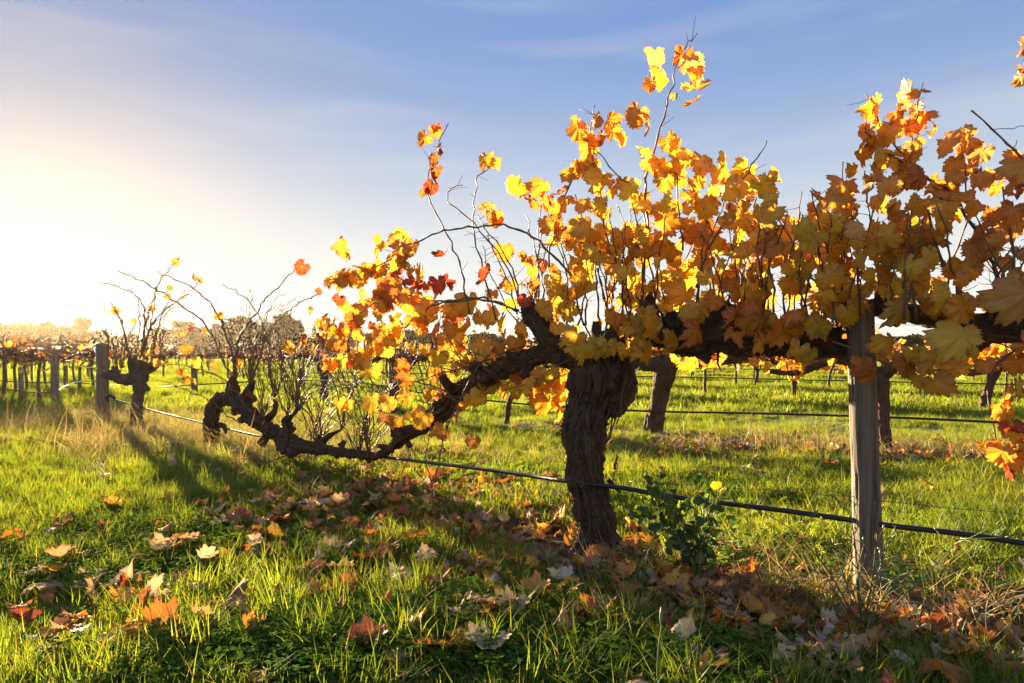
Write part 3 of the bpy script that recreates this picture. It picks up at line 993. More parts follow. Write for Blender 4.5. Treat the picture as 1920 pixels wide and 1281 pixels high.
for a in [
    (700, 492, 62, 42, 20, 'gglbg'), (760, 470, 30, 30, 6, 'gb'), (632, 524, 22, 12, 4, 'g'), (770, 520, 55, 36, 16, 'rorgo'), (740, 545, 40, 30, 10, 'orro'),
    (600, 622, 48, 34, 26, 'ogoyrg'), (548, 655, 20, 16, 7, 'ogr'), (660, 610, 50, 40, 26, 'ogyor'), (730, 605, 46, 46, 22, 'gyyg'),
    (815, 560, 40, 36, 12, 'rroog'), (840, 610, 60, 46, 22, 'gyolg'), (870, 660, 70, 34, 24, 'ylyg'), (780, 660, 60, 34, 14, 'lygo'),
    (860, 720, 50, 26, 8, 'yol'), (790, 745, 34, 30, 10, 'yyg'), (925, 620, 40, 36, 14, 'ylg'),
    (950, 550, 36, 36, 12, 'orog'), (990, 515, 40, 36, 14, 'ygo'), (1040, 555, 46, 46, 22, 'yylg'), (1000, 380, 30, 22, 7, 'gob'), (975, 365, 18, 14, 4, 'og'),
    (1025, 410, 26, 26, 6, 'go'), (1075, 470, 40, 40, 14, 'lgyo'), (1150, 470, 40, 46, 16, 'yglg'), (1130, 380, 24, 30, 8, 'gl'),
    (1130, 550, 50, 42, 22, 'ylyg'), (1200, 500, 46, 46, 20, 'lygg'), (1230, 440, 36, 40, 14, 'gly'), (1210, 570, 44, 36, 14, 'yly'),
    (1290, 400, 34, 34, 12, 'gyl'), (1300, 480, 46, 46, 20, 'yggo'), (1280, 560, 50, 34, 16, 'yyl'), (1350, 420, 40, 50, 18, 'gyo'), (1370, 520, 56, 44, 26, 'yygl'),
    (1430, 400, 34, 36, 14, 'ygb'), (1440, 480, 46, 46, 22, 'ylgb'), (1490, 440, 40, 44, 16, 'gogy'), (1500, 540, 46, 36, 18, 'ylyb'), (1420, 570, 50, 24, 12, 'yly')]:
    a = list(a); a[4] = int(a[4] * .60 + .5); mass(vine, *a)
for px, py, sx, sy, n_ in [(1180, 600, 40, 20, 7), (1250, 598, 50, 22, 9), (1365, 585, 60, 26, 11), (1470, 600, 50, 26, 12), (1545, 610, 36, 26, 8), (1010, 600, 34, 26, 6), (950, 640, 40, 26, 8)]:
    for i in range(n_):
        x = px + RNG.normal() * sx * .8; y = py + RNG.normal() * sy * .8
        vine.leaf(P(x, y, rowd(x) - random.uniform(.08, .2)), .074 * random.uniform(.7, 1.2), 'yglyo')
for px, py, s, m_ in [(1085, 640, .085, 'y'), (1100, 655, .09, 'y'), (1122, 662, .085, 'yl'), (1140, 655, .08, 'y'), (1165, 660, .085, 'y'), (1185, 655, .09, 'y'), (1200, 670, .08, 'y'), (1075, 655, .07, 'ly'), (1212, 655, .07, 'y')]:
    vine.leaf(P(px, py - 14, 2.74), s, m_, 9, face=(.1, -1, .25))
for px, py, s, m_ in [(636, 758, .075, 'y'), (655, 762, .07, 'y'), (697, 756, .085, 'y'), (727, 758, .09, 'yg'), (722, 790, .07, 'b'), (745, 795, .07, 'g'), (765, 745, .09, 'y'), (768, 715, .07, 'o'), (795, 785, .10, 'y'), (775, 790, .06, 'y'),
                      (833, 815, .08, 'go'), (885, 752, .09, 'y'), (868, 760, .075, 'y'), (860, 780, .07, 'b'), (888, 830, .07, 'b'), (700, 695, .09, 'y'), (668, 690, .08, 'og'), (760, 690, .06, 'o')]:
    vine.leaf(P(px, py - 10, 3.35), s * .95, m_, 9, face=(-.1, -1, .1))
for px, py in [(1010, 715), (1030, 735), (1045, 720), (1060, 745), (1040, 760), (1022, 760), (985, 725), (965, 740), (1060, 715), (1075, 705), (1048, 780), (1000, 745)]:
    vine.leaf(P(px, py - 14, 3.25), .082, 'yog', 8)
for px, py, s in [(1402, 592, .10), (1418, 600, .095), (1392, 590, .08), (1290, 675, .07), (1330, 668, .075), (1345, 668, .07), (1272, 672, .06)]:
    vine.leaf(P(px, py - 8, 2.48 if py < 650 else 3.0), s, 'yg', 9, face=(0, -1, .1))
c = pxcane(vine, [(1140, 925), (1148, 905), (1152, 885), (1158, 872)], 2.9, 2.88, .003, .0016, 1)
vine.leaf(P(1160, 862, 2.88), .055, 'r', 9)
vine.build_leaves(300)

# ------------------------------------------------------------------ the vine that reaches in from the right
rb = np.array([2.05, 1.86, 0])
rv = Vine('old_grapevine', rb, 'big leafed grapevine reaching in beside the wooden post from outside the picture', 'old vines in the front row')
rv.lscale = .86
DR = lambda px: 3.0 / (1 + .61 * (px - 960) / F)
ra_ = [wp([(1600, 585, 10, 2.42), (1625, 578, 15, 2.40), (1655, 577, 17, 2.38), (1700, 585, 19, 2.34), (1760, 598, 21, 2.26), (1830, 610, 24, 2.16), (1880, 616, 27, 2.1), (1950, 622, 30, 2.02), (2060, 640, 38, 1.92), (2330, 690, 60, 1.86)], DR),
       wp([(1585, 590, 16, 2.45), (1580, 565, 18, 2.45), (1583, 545, 17, 2.45), (1586, 533, 9, 2.45)], DR),
       wp([(1600, 585, 10, 2.42), (1590, 592, 12, 2.44)], DR),
       wp([(1655, 577, 12, 2.38), (1652, 560, 12, 2.38), (1646, 546, 6, 2.38)], DR),
       wp([(1880, 612, 20, 2.1), (1872, 580, 13, 2.1), (1866, 552, 8, 2.1)], DR)]
rt_ = [np.array([(2.05, 1.86, -.1, .12), (2.05, 1.86, .2, .10), (2.0, 1.86, .5, .11), (1.98, 1.87, .8, .12), (1.95, 1.88, .86, .08)])]
ms, strips = wood({'trunk': rt_, 'arm': knobs(ra_, 10, 5)}, 0.006, rb, 1.2, 5, strips=120)
for nm, me in ms.items():
    me.materials.append(M['bark']); rv.part(nm, me)
if strips:
    tag(rv.part('bark_strips', strips), kind='stuff')
c = pxcane(rv, [(1880, 560), (1871, 522), (1856, 482), (1840, 443), (1817, 408), (1782, 365), (1743, 334), (1704, 311), (1669, 291), (1645, 275), (1630, 255), (1620, 240)], 2.1, 2.2, .0062, .002, 6)
hang(rv, c, 10, .55, 1.0, .075, 'ggoy')
c = pxcane(rv, [(1700, 320), (1692, 291), (1663, 256), (1649, 229), (1634, 194), (1622, 175)], 2.2, 2.2, .003, .0015, 4)
hang(rv, c, 9, .1, 1.0, .055, 'ygg')
c = pxcane(rv, [(1700, 340), (1707, 291), (1711, 256), (1721, 217), (1719, 190), (1731, 155)], 2.2, 2.2, .003, .0014, 5)
hang(rv, c, 7, .2, .95, .058, 'ggob')
for px, py in [(1680, 205), (1690, 220), (1685, 240), (1700, 232), (1742, 215), (1748, 235), (1712, 165), (1695, 182)]:
    rv.leaf(P(px, py, 2.2), .06, 'goby')
c = pxcane(rv, [(1990, 400), (1950, 340), (1911, 291), (1891, 272), (1860, 244), (1821, 207)], 2.0, 2.05, .004, .0022, 2)
c = rv.cane([P(*q, 2.04) for q in [(1860, 244), (1880, 238), (1905, 241), (1915, 236), (1935, 233)]], .0012, .0009, 0, name='tendril')
for px, py, s in [(1893, 290, .08), (1905, 300, .085), (1925, 292, .09)]:
    rv.leaf(P(px, py, 2.05), s, 'og')
for px, py, s, m_ in [(1780, 265, .09, 'ob'), (1800, 258, .095, 'gb'), (1825, 262, .085, 'lb'), (1845, 275, .075, 'by'), (1795, 300, .07, 'gb'), (1820, 305, .075, 'ob'), (1835, 325, .08, 'bo'), (1860, 330, .05, 'b')]:
    rv.leaf(P(px, py, 2.12), s, m_)
for px, py in [(1916, 92), (1925, 120), (1922, 138)]:
    rv.leaf(P(px, py, 2.05), .06, 'ob')
c = pxcane(rv, [(2010, 420), (1990, 260), (1960, 160), (1930, 95)], 2.0, 2.05, .004, .002, 2)
c = pxcane(rv, [(1815, 390), (1812, 340), (1808, 300), (1800, 270)], 2.12, 2.12, .0028, .0015, 3)
c = pxcane(rv, [(1770, 500), (1762, 475), (1755, 444), (1741, 404), (1735, 380)], 2.1, 2.12, .005, .003, 3)
c = pxcane(rv, [(1577, 560), (1577, 490), (1571, 440), (1577, 381), (1581, 303)], 2.4, 2.4, .004, .0016, 4)
hang(rv, c, 9, .3, .92, .075, 'goyl')
c = pxcane(rv, [(1650, 540), (1640, 470), (1632, 400), (1625, 345), (1622, 320)], 2.35, 2.35, .004, .0018, 4)
c = pxcane(rv, [(1905, 560), (1900, 480), (1890, 400), (1880, 350)], 2.05, 2.05, .005, .002, 4)
for i in range(22):
    px = random.uniform(1560, 1910); hgt = random.uniform(100, 240); lean = random.uniform(-60, 60); d = DR(px) + random.uniform(-.2, .25)
    pxcane(rv, [(px, 600), (px + lean * .3 + random.uniform(-10, 10), 600 - hgt * .5), (px + lean, 600 - hgt)], d, d + random.uniform(-.15, .15), .0045, .0018, 4)
def rmass(px, py, sx, sy, n, mix, size=.078, spread=.12):
    for i in range(n):
        x = px + np.clip(RNG.normal(), -1.45, 1.45) * sx * .75; y = py + np.clip(RNG.normal(), -1.45, 1.45) * sy * .75
        rv.leaf(P(x, y, DR(x) + np.clip(RNG.normal() * spread, -.28, .5)) + np.array([0, 0, .04]), size * random.uniform(.6, 1.22), mix)
for a in [(1560, 400, 36, 40, 14, 'goyb'), (1590, 340, 26, 26, 8, 'go'), (1545, 480, 40, 50, 18, 'yglb'), (1610, 450, 44, 46, 22, 'gygo'), (1600, 530, 50, 40, 22, 'ylyg'), (1680, 380, 50, 44, 24, 'ogbg'),
          (1690, 450, 50, 46, 26, 'ylgy'), (1670, 520, 50, 44, 24, 'lyyg'), (1740, 520, 40, 50, 20, 'ygl'), (1740, 400, 40, 40, 16, 'goy'), (1760, 470, 30, 40, 10, 'gly'),
          (1800, 390, 34, 40, 14, 'gob'), (1850, 400, 36, 46, 18, 'ooyb'), (1880, 460, 34, 46, 18, 'ooygb'), (1840, 510, 34, 36, 12, 'ogb'), (1900, 380, 26, 40, 12, 'oor'), (1690, 580, 44, 24, 10, 'ly'),
          (1780, 560, 36, 36, 14, 'ogo'), (1810, 600, 30, 20, 7, 'ygl'), (1900, 540, 24, 30, 8, 'ogb')]:
    a = list(a); a[4] = int(a[4] * (.40 if a[1] < 430 else .54) + .5); rmass(*a)
for px, py, s, m_, d in [(1580, 600, .085, 'y', 2.28), (1600, 585, .07, 'yg', 2.28), (1795, 585, .10, 'ob', 1.9), (1800, 640, .105, 'yl', 1.9), (1760, 560, .10, 'yg', 1.9), (1690, 600, .09, 'yl', 2.1), (1905, 560, .11, 'ob', 1.8), (1915, 590, .08, 'o', 1.85),
                      (1612, 700, .085, 'o', 2.2), (1630, 705, .07, 'og', 2.2), (1648, 690, .06, 'g', 2.2), (1655, 655, .07, 'yg', 2.2), (1700, 680, .085, 'lg', 2.1), (1690, 700, .075, 'og', 2.1), (1725, 700, .09, 'ob', 2.05), (1735, 680, .08, 'lg', 2.05),
                      (1752, 730, .085, 'ob', 2.05), (1705, 725, .08, 'gb', 2.1), (1795, 700, .075, 'bg', 2.05), (1800, 680, .07, 'y', 2.05), (1770, 675, .06, 'y', 2.05), (1830, 680, .05, 'y', 2.05), (1845, 700, .06, 'yo', 2.05)]:
    rv.leaf(P(px, py - 22, d), s, m_, 9, face=(RNG.normal() * .25, -1, .15))
c = pxcane(rv, [(1560, 640), (1600, 652), (1640, 672), (1680, 688), (1740, 694), (1800, 690)], 2.3, 2.05, .0035, .0018, 4)
c = pxcane(rv, [(1920, 645), (1890, 665), (1866, 685), (1858, 720), (1857, 760), (1862, 800), (1872, 850)], 2.02, 2.0, .004, .0018, 4)
for px, py, s, m_ in [(1884, 745, .085, 'or'), (1902, 735, .075, 'oy'), (1868, 780, .085, 'o'), (1899, 790, .08, 'oy'), (1888, 810, .075, 'ro'), (1905, 830, .08, 'og'), (1849, 855, .075, 'or'), (1880, 855, .09, 'oy'), (1900, 875, .09, 'oy'), (1875, 890, .085, 'or'), (1915, 850, .08, 'o'), (1912, 690, .09, 'ob'), (1908, 660, .08, 'ob')]:
    rv.leaf(P(px, py - 18, 2.0), s * .9, m_, 9)
rv.build_leaves(300)

# ------------------------------------------------------------------ the sprawling bare vine and the one by the end post
b2 = gp(396, 840)
D2 = lambda px: float(np.interp(px, [250, 400, 440, 500, 560, 640, 720], [8.0, 6.5, 6.2, 5.6, 5.25, 4.75, 4.35]))
v2 = Vine('old_grapevine', (b2[0], b2[1], 0), 'bare sprawling old grapevine whose bent trunk lies down along the grass', 'old vines in the front row')
ms, strips = wood({'trunk': [wp([(394, 850, 17, 6.45), (396, 833, 15, 6.45), (395, 810, 14, 6.45), (396, 787, 14, 6.4), (400, 766, 15, 6.35), (410, 752, 14, 6.3), (424, 746, 13, 6.25), (440, 750, 14, 6.15)], D2),
                             wp([(410, 795, 5, 6.4), (420, 800, 5, 6.35), (424, 812, 3, 6.35)], D2)],
                   'arm': knobs([wp([(436, 750, 12, 6.15), (454, 758, 14, 6.0), (468, 778, 15, 5.9), (490, 796, 15, 5.7), (515, 812, 14, 5.5), (540, 826, 14, 5.35), (565, 836, 12, 5.2), (600, 841, 11, 5.0), (640, 848, 9, 4.75), (684, 854, 9, 4.5), (705, 856, 8, 4.4)], D2),
                           wp([(440, 752, 13, 6.15), (438, 735, 12, 6.15), (436, 718, 9, 6.15), (440, 704, 5, 6.15)], D2),
                           wp([(455, 750, 10, 6.0), (466, 735, 8, 5.95), (472, 720, 6, 5.9), (468, 708, 4, 5.9)], D2),
                           wp([(488, 792, 11, 5.7), (503, 784, 7, 5.65), (514, 772, 6, 5.6), (517, 756, 5, 5.6), (512, 748, 3, 5.6)], D2),
                           wp([(530, 818, 11, 5.4), (540, 800, 9, 5.4), (536, 789, 8, 5.4), (548, 780, 5, 5.35), (557, 768, 4, 5.35), (559, 755, 3, 5.35)], D2),
                           wp([(604, 840, 8, 5.0), (608, 825, 6, 5.0), (622, 815, 5, 4.95), (640, 806, 3, 4.9)], D2),
                           wp([(470, 778, 12, 5.9), (455, 786, 8, 5.9), (448, 790, 5, 5.9)], D2)], 22, 6)}, 0.0068, (b2[0], b2[1], 0), 1.7, 9, strips=160)
for nm, me in ms.items():
    me.materials.append(M['bark']); v2.part(nm, me)
if strips:
    tag(v2.part('bark_strips', strips), kind='stuff')
def dcane(v, lst, d, r0, r1, stubs=6):
    return pxcane(v, lst, d, d - .1, r0, r1, stubs, wig=.007)
dcane(v2, [(438, 717), (431, 709), (415, 669), (400, 634), (378, 603), (340, 572), (300, 547), (272, 531), (247, 519), (219, 507)], 6.1, .010, .004, 8)
dcane(v2, [(442, 715), (437, 675), (422, 628), (409, 591), (387, 562), (353, 534), (315, 519), (295, 509)], 6.1, .009, .0035, 8)
dcane(v2, [(438, 715), (443, 661), (455, 619), (483, 583), (494, 562), (519, 541), (547, 513), (571, 485)], 6.0, .011, .0035, 8)
dcane(v2, [(470, 715), (490, 660), (501, 622), (533, 590), (561, 569), (606, 545)], 5.9, .009, .0035, 8)
dcane(v2, [(505, 690), (505, 650), (501, 633), (490, 601), (466, 566), (440, 545), (417, 531)], 5.8, .007, .003, 6)
dcane(v2, [(440, 680), (425, 612), (412, 600), (430, 600), (466, 610)], 6.0, .006, .003, 5)
dcane(v2, [(466, 770), (430, 720), (380, 695), (330, 685), (290, 690)], 5.8, .006, .0025, 6)
dcane(v2, [(452, 790), (420, 775), (390, 750), (330, 725), (290, 712)], 5.8, .006, .0025, 6)
for px, py, s, m_ in [(407, 594, .075, 'ro'), (569, 500, .10, 'r'), (596, 547, .05, 'r'), (366, 525, .06, 'b'), (372, 680, .09, 'y'), (385, 672, .07, 'oy'), (400, 685, .08, 'yo'), (345, 655, .08, 'o'), (450, 682, .08, 'o'), (340, 630, .07, 'oy'), (465, 742, .05, 'r'), (362, 622, .055, 'r'),
                      (350, 712, .09, 'o'), (362, 716, .08, 'oy'), (338, 700, .07, 'o'), (300, 683, .07, 'yo'), (320, 682, .07, 'y'), (385, 622, .06, 'o')]:
    v2.leaf(P(px, py - 5, D2(max(px, 330)) - .1), s, m_)
roots2 = [(438, 717), (470, 720), (515, 745), (555, 765), (540, 785), (600, 835), (640, 806), (670, 850), (690, 850), (590, 838), (560, 770), (490, 790)]
for i in range(165):
    px, py = random.choice(roots2)
    lean = random.uniform(-70, 95); hgt = random.uniform(50, 185)
    dcane(v2, [(px, py), (px + lean * .25 + random.uniform(-8, 8), py - hgt * .45), (px + lean * .75 + random.uniform(-10, 10), py - hgt * .85), (px + lean * 1.1, py - hgt * random.uniform(.8, 1.1))], D2(px) + random.uniform(-.2, .2), random.uniform(.0026, .0052), .0016, 6)
v2.build_leaves(300)

b3 = gp(256, 800)
D3 = lambda px: 8.0
v3 = Vine('old_grapevine', (b3[0], b3[1], 0), 'nearly bare spiky grapevine with a T shaped head next to the end post', 'old vines in the front row')
ms, strips = wood({'trunk': [wp([(256, 812, 14), (256, 790, 12), (256, 768, 12), (258, 750, 10), (262, 732, 11), (261, 712, 14), (263, 695, 13), (267, 678, 8)], D3), wp([(262, 735, 6), (274, 728, 6), (280, 732, 3)], D3)],
                   'arm': [wp([(258, 706, 12), (240, 712, 11), (220, 709, 9), (205, 703, 9), (192, 702, 7)], D3), wp([(262, 702, 12), (278, 692, 10), (290, 684, 9), (298, 678, 5)], D3),
                           wp([(250, 700, 8), (246, 680, 7), (244, 668, 4)], D3), wp([(220, 700, 7), (212, 688, 4)], D3)]}, 0.008, (b3[0], b3[1], 0), 1.7, 13)
for nm, me in ms.items():
    me.materials.append(M['bark_grey']); v3.part(nm, me)
for lst in [[(268, 662), (272, 600), (265, 568), (250, 550), (219, 537), (200, 532), (184, 531)], [(246, 668), (225, 640), (208, 628)], [(268, 668), (270, 620), (285, 570), (300, 530), (318, 502), (332, 492)],
            [(270, 668), (275, 630), (300, 590), (340, 560), (360, 545), (378, 522)], [(245, 668), (225, 600), (213, 575), (207, 568)], [(246, 672), (235, 630), (222, 590), (218, 582)],
            [(268, 670), (280, 620), (310, 590), (335, 570)], [(275, 680), (290, 630), (305, 590), (320, 560)], [(220, 690), (212, 640), (210, 600)], [(200, 700), (175, 690), (150, 685)], [(205, 700), (180, 680), (140, 665), (60, 655)],
            [(255, 675), (262, 610), (258, 560)], [(262, 672), (285, 600), (292, 555)]]:
    dcane(v3, lst, 8.0, .009, .004, 8)
for i in range(22):
    px = random.uniform(205, 300); py = 690
    lean = random.uniform(-50, 70); hgt = random.uniform(50, 130)
    dcane(v3, [(px, py), (px + lean * .3, py - hgt * .5), (px + lean, py - hgt)], 8.0 + random.uniform(-.2, .2), .007, .003, 6)
for px, py, s, m_ in [(325, 492, .075, 'bo'), (335, 487, .045, 'b'), (372, 525, .08, 'b'), (295, 545, .08, 'o'), (310, 556, .08, 'o'), (320, 540, .075, 'o'), (340, 560, .07, 'ob'), (346, 548, .05, 'b'), (219, 582, .08, 'b'), (211, 587, .05, 'b'), (248, 603, .06, 'o'), (283, 580, .08, 'o'), (205, 665, .09, 'or'), (152, 682, .09, 'y'), (278, 662, .08, 'oy')]:
    v3.leaf(P(px, py - 4, 7.95), s, m_)
v3.build_leaves(300)

# ------------------------------------------------------------------ posts
def post(px_top, py_top, px_bot, d, width_px, label, group, top_px=None, fine=True, hgt=None):
    top = P(px_top, py_top, d)
    bot = np.array([(px_bot - 960) / F * d, d, -0.15])
    r = width_px * d / F / 2
    n, seg = (60, 64) if fine else (8, 14)
    z = np.linspace(0, 1, n)
    c = bot + (top - bot) * z[:, None]
    a = np.arange(seg) * 2 * math.pi / seg
    V = []
    for i in range(n):
        rr = r * (1.06 - .1 * z[i]) * np.ones(seg)
        if fine:
            g = vnoise(np.stack([np.cos(a) * 4.2, np.sin(a) * 4.2, np.full(seg, z[i] * 1.3)], 1), 31)
            g2 = vnoise(np.stack([np.cos(a) * 12, np.sin(a) * 12, np.full(seg, z[i] * 3.0)], 1), 33)
            rr = rr * (1 + .05 * (g - .5)) - r * .16 * np.clip(1 - np.abs(2 * g2 - 1) / .16, 0, 1)
            rr = rr * (1 + .02 * np.sin(z[i] * 9))
        V.append(np.stack([c[i, 0] + np.cos(a) * rr, c[i, 1] + np.sin(a) * rr, np.full(seg, c[i, 2])], 1))
    # a slightly domed, split top
    for k, f in ((1, .93), (2, .5), (3, .08)):
        V.append(np.stack([top[0] + np.cos(a) * r * f * .96, top[1] + np.sin(a) * r * f * .96, np.full(seg, top[2] + .004 * k * (r / .04)) + .004 * np.sin(3 * a + px_top) * f], 1))
    nn = n + 3
    Fs = [(i * seg + j, i * seg + (j + 1) % seg, (i + 1) * seg + (j + 1) % seg, (i + 1) * seg + j) for i in range(nn - 1) for j in range(seg)]
    Fs.append(tuple((nn - 1) * seg + j for j in range(seg)))
    mb = MB(); mb.add(np.vstack(V), Fs)
    o = link('wooden_post', mb.mesh('wooden_post', [M['post']], (bot[0], bot[1], 0), True), None, (bot[0], bot[1], 0))
    return tag(o, label, 'post', group)
PG = 'wooden trellis posts'
post(1612, 572, 1633, 2.39, 49, 'weathered grey wooden post among the golden leaves, leaning and cracked', PG)
post(192, 646, 193, 8.7, 21, 'stout end post beside the spiky T shaped vine', PG)
for a in [(103, 668, 103, 11.8, 14, 'first post beyond the end post, with its shadow running over the grass', 0), (39, 690, 40, 12.8, 9, 'post close to the picture edge in the glare under the gum trees', 0),
          (123, 686, 123, 17.0, 7, 'thin post seen between the end post and the first post beyond it', 0), (364, 684, 364, 15.0, 12, 'grey post standing behind the long canes of the sprawling bare vine', 0),
          (566, 686, 566, 17.8, 11, 'dark post standing below the orange tip leaves of the golden vine', 0), (737, 668, 737, 10.2, 17, 'pale grey post in the second row behind the golden vine', 0),
          (1298, 682, 1298, 24.0, 7, 'short far post below the dark arm of the golden vine', 0), (505, 678, 505, 21.0, 7, 'slim post far behind the upright canes of the bare vine', 0), (165, 684, 165, 22.0, 5, 'slimmest far post just past the end post', 0)]:
    post(a[0], a[1], a[2], a[3], a[4], a[5], PG, fine=False)

# ------------------------------------------------------------------ drip hoses and wires
def hose(name, pts, r, mat, label, cat, group, segs=10, n=90, wob=.004):
    c = catmull(pts, n)
    c[1:-1, 2] += (vnoise(np.stack([np.linspace(0, 13, n - 2), np.zeros(n - 2), np.zeros(n - 2)], 1), len(name)) - .5) * wob * 2
    mb = MB(); mb.add(*tube(c, r, segs))
    return tag(link(name, mb.mesh(name, [mat])), label, cat, group)
HG = 'black drip irrigation hoses'
hose('drip_hose', [P(2080, 1048, 2.05), P(1920, 1022, 2.14), P(1780, 1000, 2.27), P(1640, 981, 2.36), P(1500, 962, 2.47), P(1350, 942, 2.64), P(1230, 925, 2.78), P(1170, 916, 2.83), P(1085, 906, 2.86), P(1010, 896, 3.14), P(900, 881, 3.48), P(800, 868, 3.85), P(720, 858, 4.3),
                   P(620, 842, 4.9), P(500, 820, 5.6), P(420, 803, 6.3), P(330, 781, 7.2), P(270, 765, 7.9), P(212, 748, 8.55)], .0095, M['pipe'], 'black drip hose running past the thick trunk and the leaning post', 'hose', HG, 12, 220, .006)
hose('drip_hose', [P(2100, 806, 5.2), P(1900, 794, 5.5), P(1835, 790, 5.65), P(1700, 784, 5.95), P(1600, 780, 6.2), P(1400, 775, 6.7), P(1200, 771, 7.25), P(1050, 763, 7.9), P(960, 756, 8.4), P(820, 741, 9.2), P(740, 728, 9.9), P(660, 716, 10.6), P(560, 712, 12)], .0105, M['pipe'],
     'black drip hose of the second row, behind the thick trunk', 'hose', HG, 8, 120)
for lst, lab in [([(2100, 726, 10.5), (1580, 714, 12.4), (1480, 712, 12.8), (1260, 707, 14), (900, 702, 16.5), (500, 697, 21)], 'black drip hose of the third row, crossing two thin far trunks'),
                 ([(2100, 699, 15), (1600, 694, 17.5), (1250, 691, 19.5), (900, 687, 22), (500, 683, 27)], 'black drip hose of the fourth row beyond the two thin trunks'),
                 ([(2100, 690, 20), (1580, 687, 22.5), (1250, 685, 25), (800, 681, 29)], 'farthest black drip hose, a thin line near the horizon'),
                 ([(-60, 728, 12.6), (30, 732, 12.3), (60, 736, 12.0), (103, 734, 11.8), (140, 718, 14), (200, 712, 16)], 'sunlit drip hose glinting past the first post beyond the end post'),
                 ([(-60, 712, 17), (50, 717, 17), (123, 718, 17), (190, 721, 17.2), (280, 726, 16), (360, 722, 15), (480, 715, 16)], 'glinting drip hose between the far left posts')]:
    hose('drip_hose', [P(*q) for q in lst], .011 if lst[0][2] < 16 else .014, M['pipe'], lab, 'hose', HG, 6, 50)
WG = 'trellis wires'
hose('trellis_wire', [P(2080, 990, 2.05), P(1920, 968, 2.14), P(1650, 937, 2.35), P(1500, 924, 2.47), P(1350, 913, 2.64), P(1180, 903, 2.83)], .0012, M['wire'], 'thin sagging wire just above the front drip hose by the leaning post', 'wire', WG, 4, 60)
hose('trellis_wire', [P(2050, 619, 5.3), P(1760, 612, 5.8), P(1630, 609, 6.1), P(1225, 618, 7.2), P(960, 628, 8.4), P(737, 640, 10.1)], .0016, M['wire'], 'thin wire strung along the tops of the second row vines', 'wire', WG, 4, 60)
# hose end clipped to the end post
hose('hose_clip', [P(204, 752, 8.55), P(200, 746, 8.5), P(206, 742, 8.5), P(213, 745, 8.52), P(214, 749, 8.53)], .016, M['pipe'], 'dark hose end looped against the stout end post', 'hose end', None, 8, 20, .001)

# ------------------------------------------------------------------ rows of vines behind
def proto_vine(name, loc, label, group, seed, leafy, hgt=.95, rt=.06, arms=.8, ncane=14, voxel=.014, mix='ygo', size=.085, lean=0.0, single=True, mat='bark', rot=-34):
    """a smaller vine with trunk, arms, canes and leaves"""
    rs = np.random.default_rng(seed)
    loc = np.asarray(loc, float)
    v = Vine(name, loc, label, group)
    top = loc + np.array([lean + rs.normal() * .05, rs.normal() * .05, hgt * .78])
    mid = loc + np.array([lean * .4 + rs.normal() * .06, rs.normal() * .04, hgt * .4])
    tr = [np.array([(*(loc + [0, 0, -.1]), rt * 1.2), (*(loc + [0, 0, .08]), rt), (*mid, rt * .9), (*(top - [0, 0, .12]), rt * 1.25), (*top, rt)])]
    dv = np.array([math.cos(R(rot)), math.sin(R(rot)), 0])
    ar = []
    ends = []
    for sg in (-1, 1):
        a = [(*(top - [0, 0, .06]), rt * .9)]
        for k in (.35, .7, 1.0):
            p_ = top + dv * sg * arms * k + np.array([0, rs.normal() * .04, rs.normal() * .06 + .05 * k])
            a.append((*p_, rt * (.75 - .4 * k)))
            ends.append(p_)
        ar.append(np.array(a))
        for k in range(2):
            b = np.array(a[1 + k])
            ar.append(np.array([b, (*(b[:3] + [rs.normal() * .05, rs.normal() * .04, .12]), rt * .3)]))
    ms_, _ = wood({'trunk': tr, 'arm': ar}, voxel, loc, 1.0, seed)
    for nm, me_ in ms_.items():
        me_.materials.append(M[mat]); v.part(nm, me_)
    for i in range(ncane):
        b = ends[rs.integers(len(ends))] + np.array([rs.normal() * .12, 0, 0])
        ln = rs.uniform(.25, .75)
        dr = np.array([rs.normal() * .45, rs.normal() * .35, 1.0]); dr /= np.linalg.norm(dr)
        e = b + dr * ln
        if rs.random() < .3:
            e[2] -= .35 * ln
        cc = v.cane([b, (b + e) / 2 + rs.normal(size=3) * .05 + [0, 0, .06], e], .005, .0025, 3, 4, .14, .008)
        for j in range(int(rs.poisson(leafy))):
            u = rs.uniform(.1, 1.0)
            v.leaf(cc[int(u * (len(cc) - 1))] + rs.normal(size=3) * .03, size * rs.uniform(.7, 1.15), mix)
    v.build_leaves(300, far=True)
    return v
G2 = 'vines of the second row'
proto_vine('grapevine', (3.28, 6.04, 0), 'second row vine with stout trunk just behind the leaning post', G2, 41, 8, .92, .075, .95, 18, .012, 'yogy', lean=.02)
proto_vine('grapevine', (1.5, 7.25, 0), 'second row vine with thick dark trunk right behind the big trunk', G2, 42, 8, 1.04, .095, .95, 20, .012, 'yygo', lean=.10)
proto_vine('grapevine', (-.06, 8.3, 0), 'young second row vine with slim dark slanted trunk', G2, 43, 3.5, .85, .04, .7, 10, .012, 'yo', lean=.22)
proto_vine('grapevine', (-1.75, 9.9, 0), 'second row vine with dark arms behind the yellow left shoots', G2, 44, 1.5, 1.0, .085, 1.0, 20, .014, 'ybo', lean=.1)
proto_vine('grapevine', (-3.2, 11.6, 0), 'second row vine with brown bare canes behind the sprawling bare vine', G2, 45, .7, 1.0, .07, 1.0, 20, .014, 'ybo')
proto_vine('grapevine', (5.4, 4.6, 0), 'second row vine at the picture edge behind the orange leaves', G2, 46, 8, .92, .075, .95, 14, .016, 'yog')
G3 = 'vines of the third row'
proto_vine('grapevine', (5.3, 12.8, 0), 'third row vine with a thin black curved trunk, seen under the dark arm', G3, 51, 8, .95, .06, 1.0, 14, .016, 'yog')
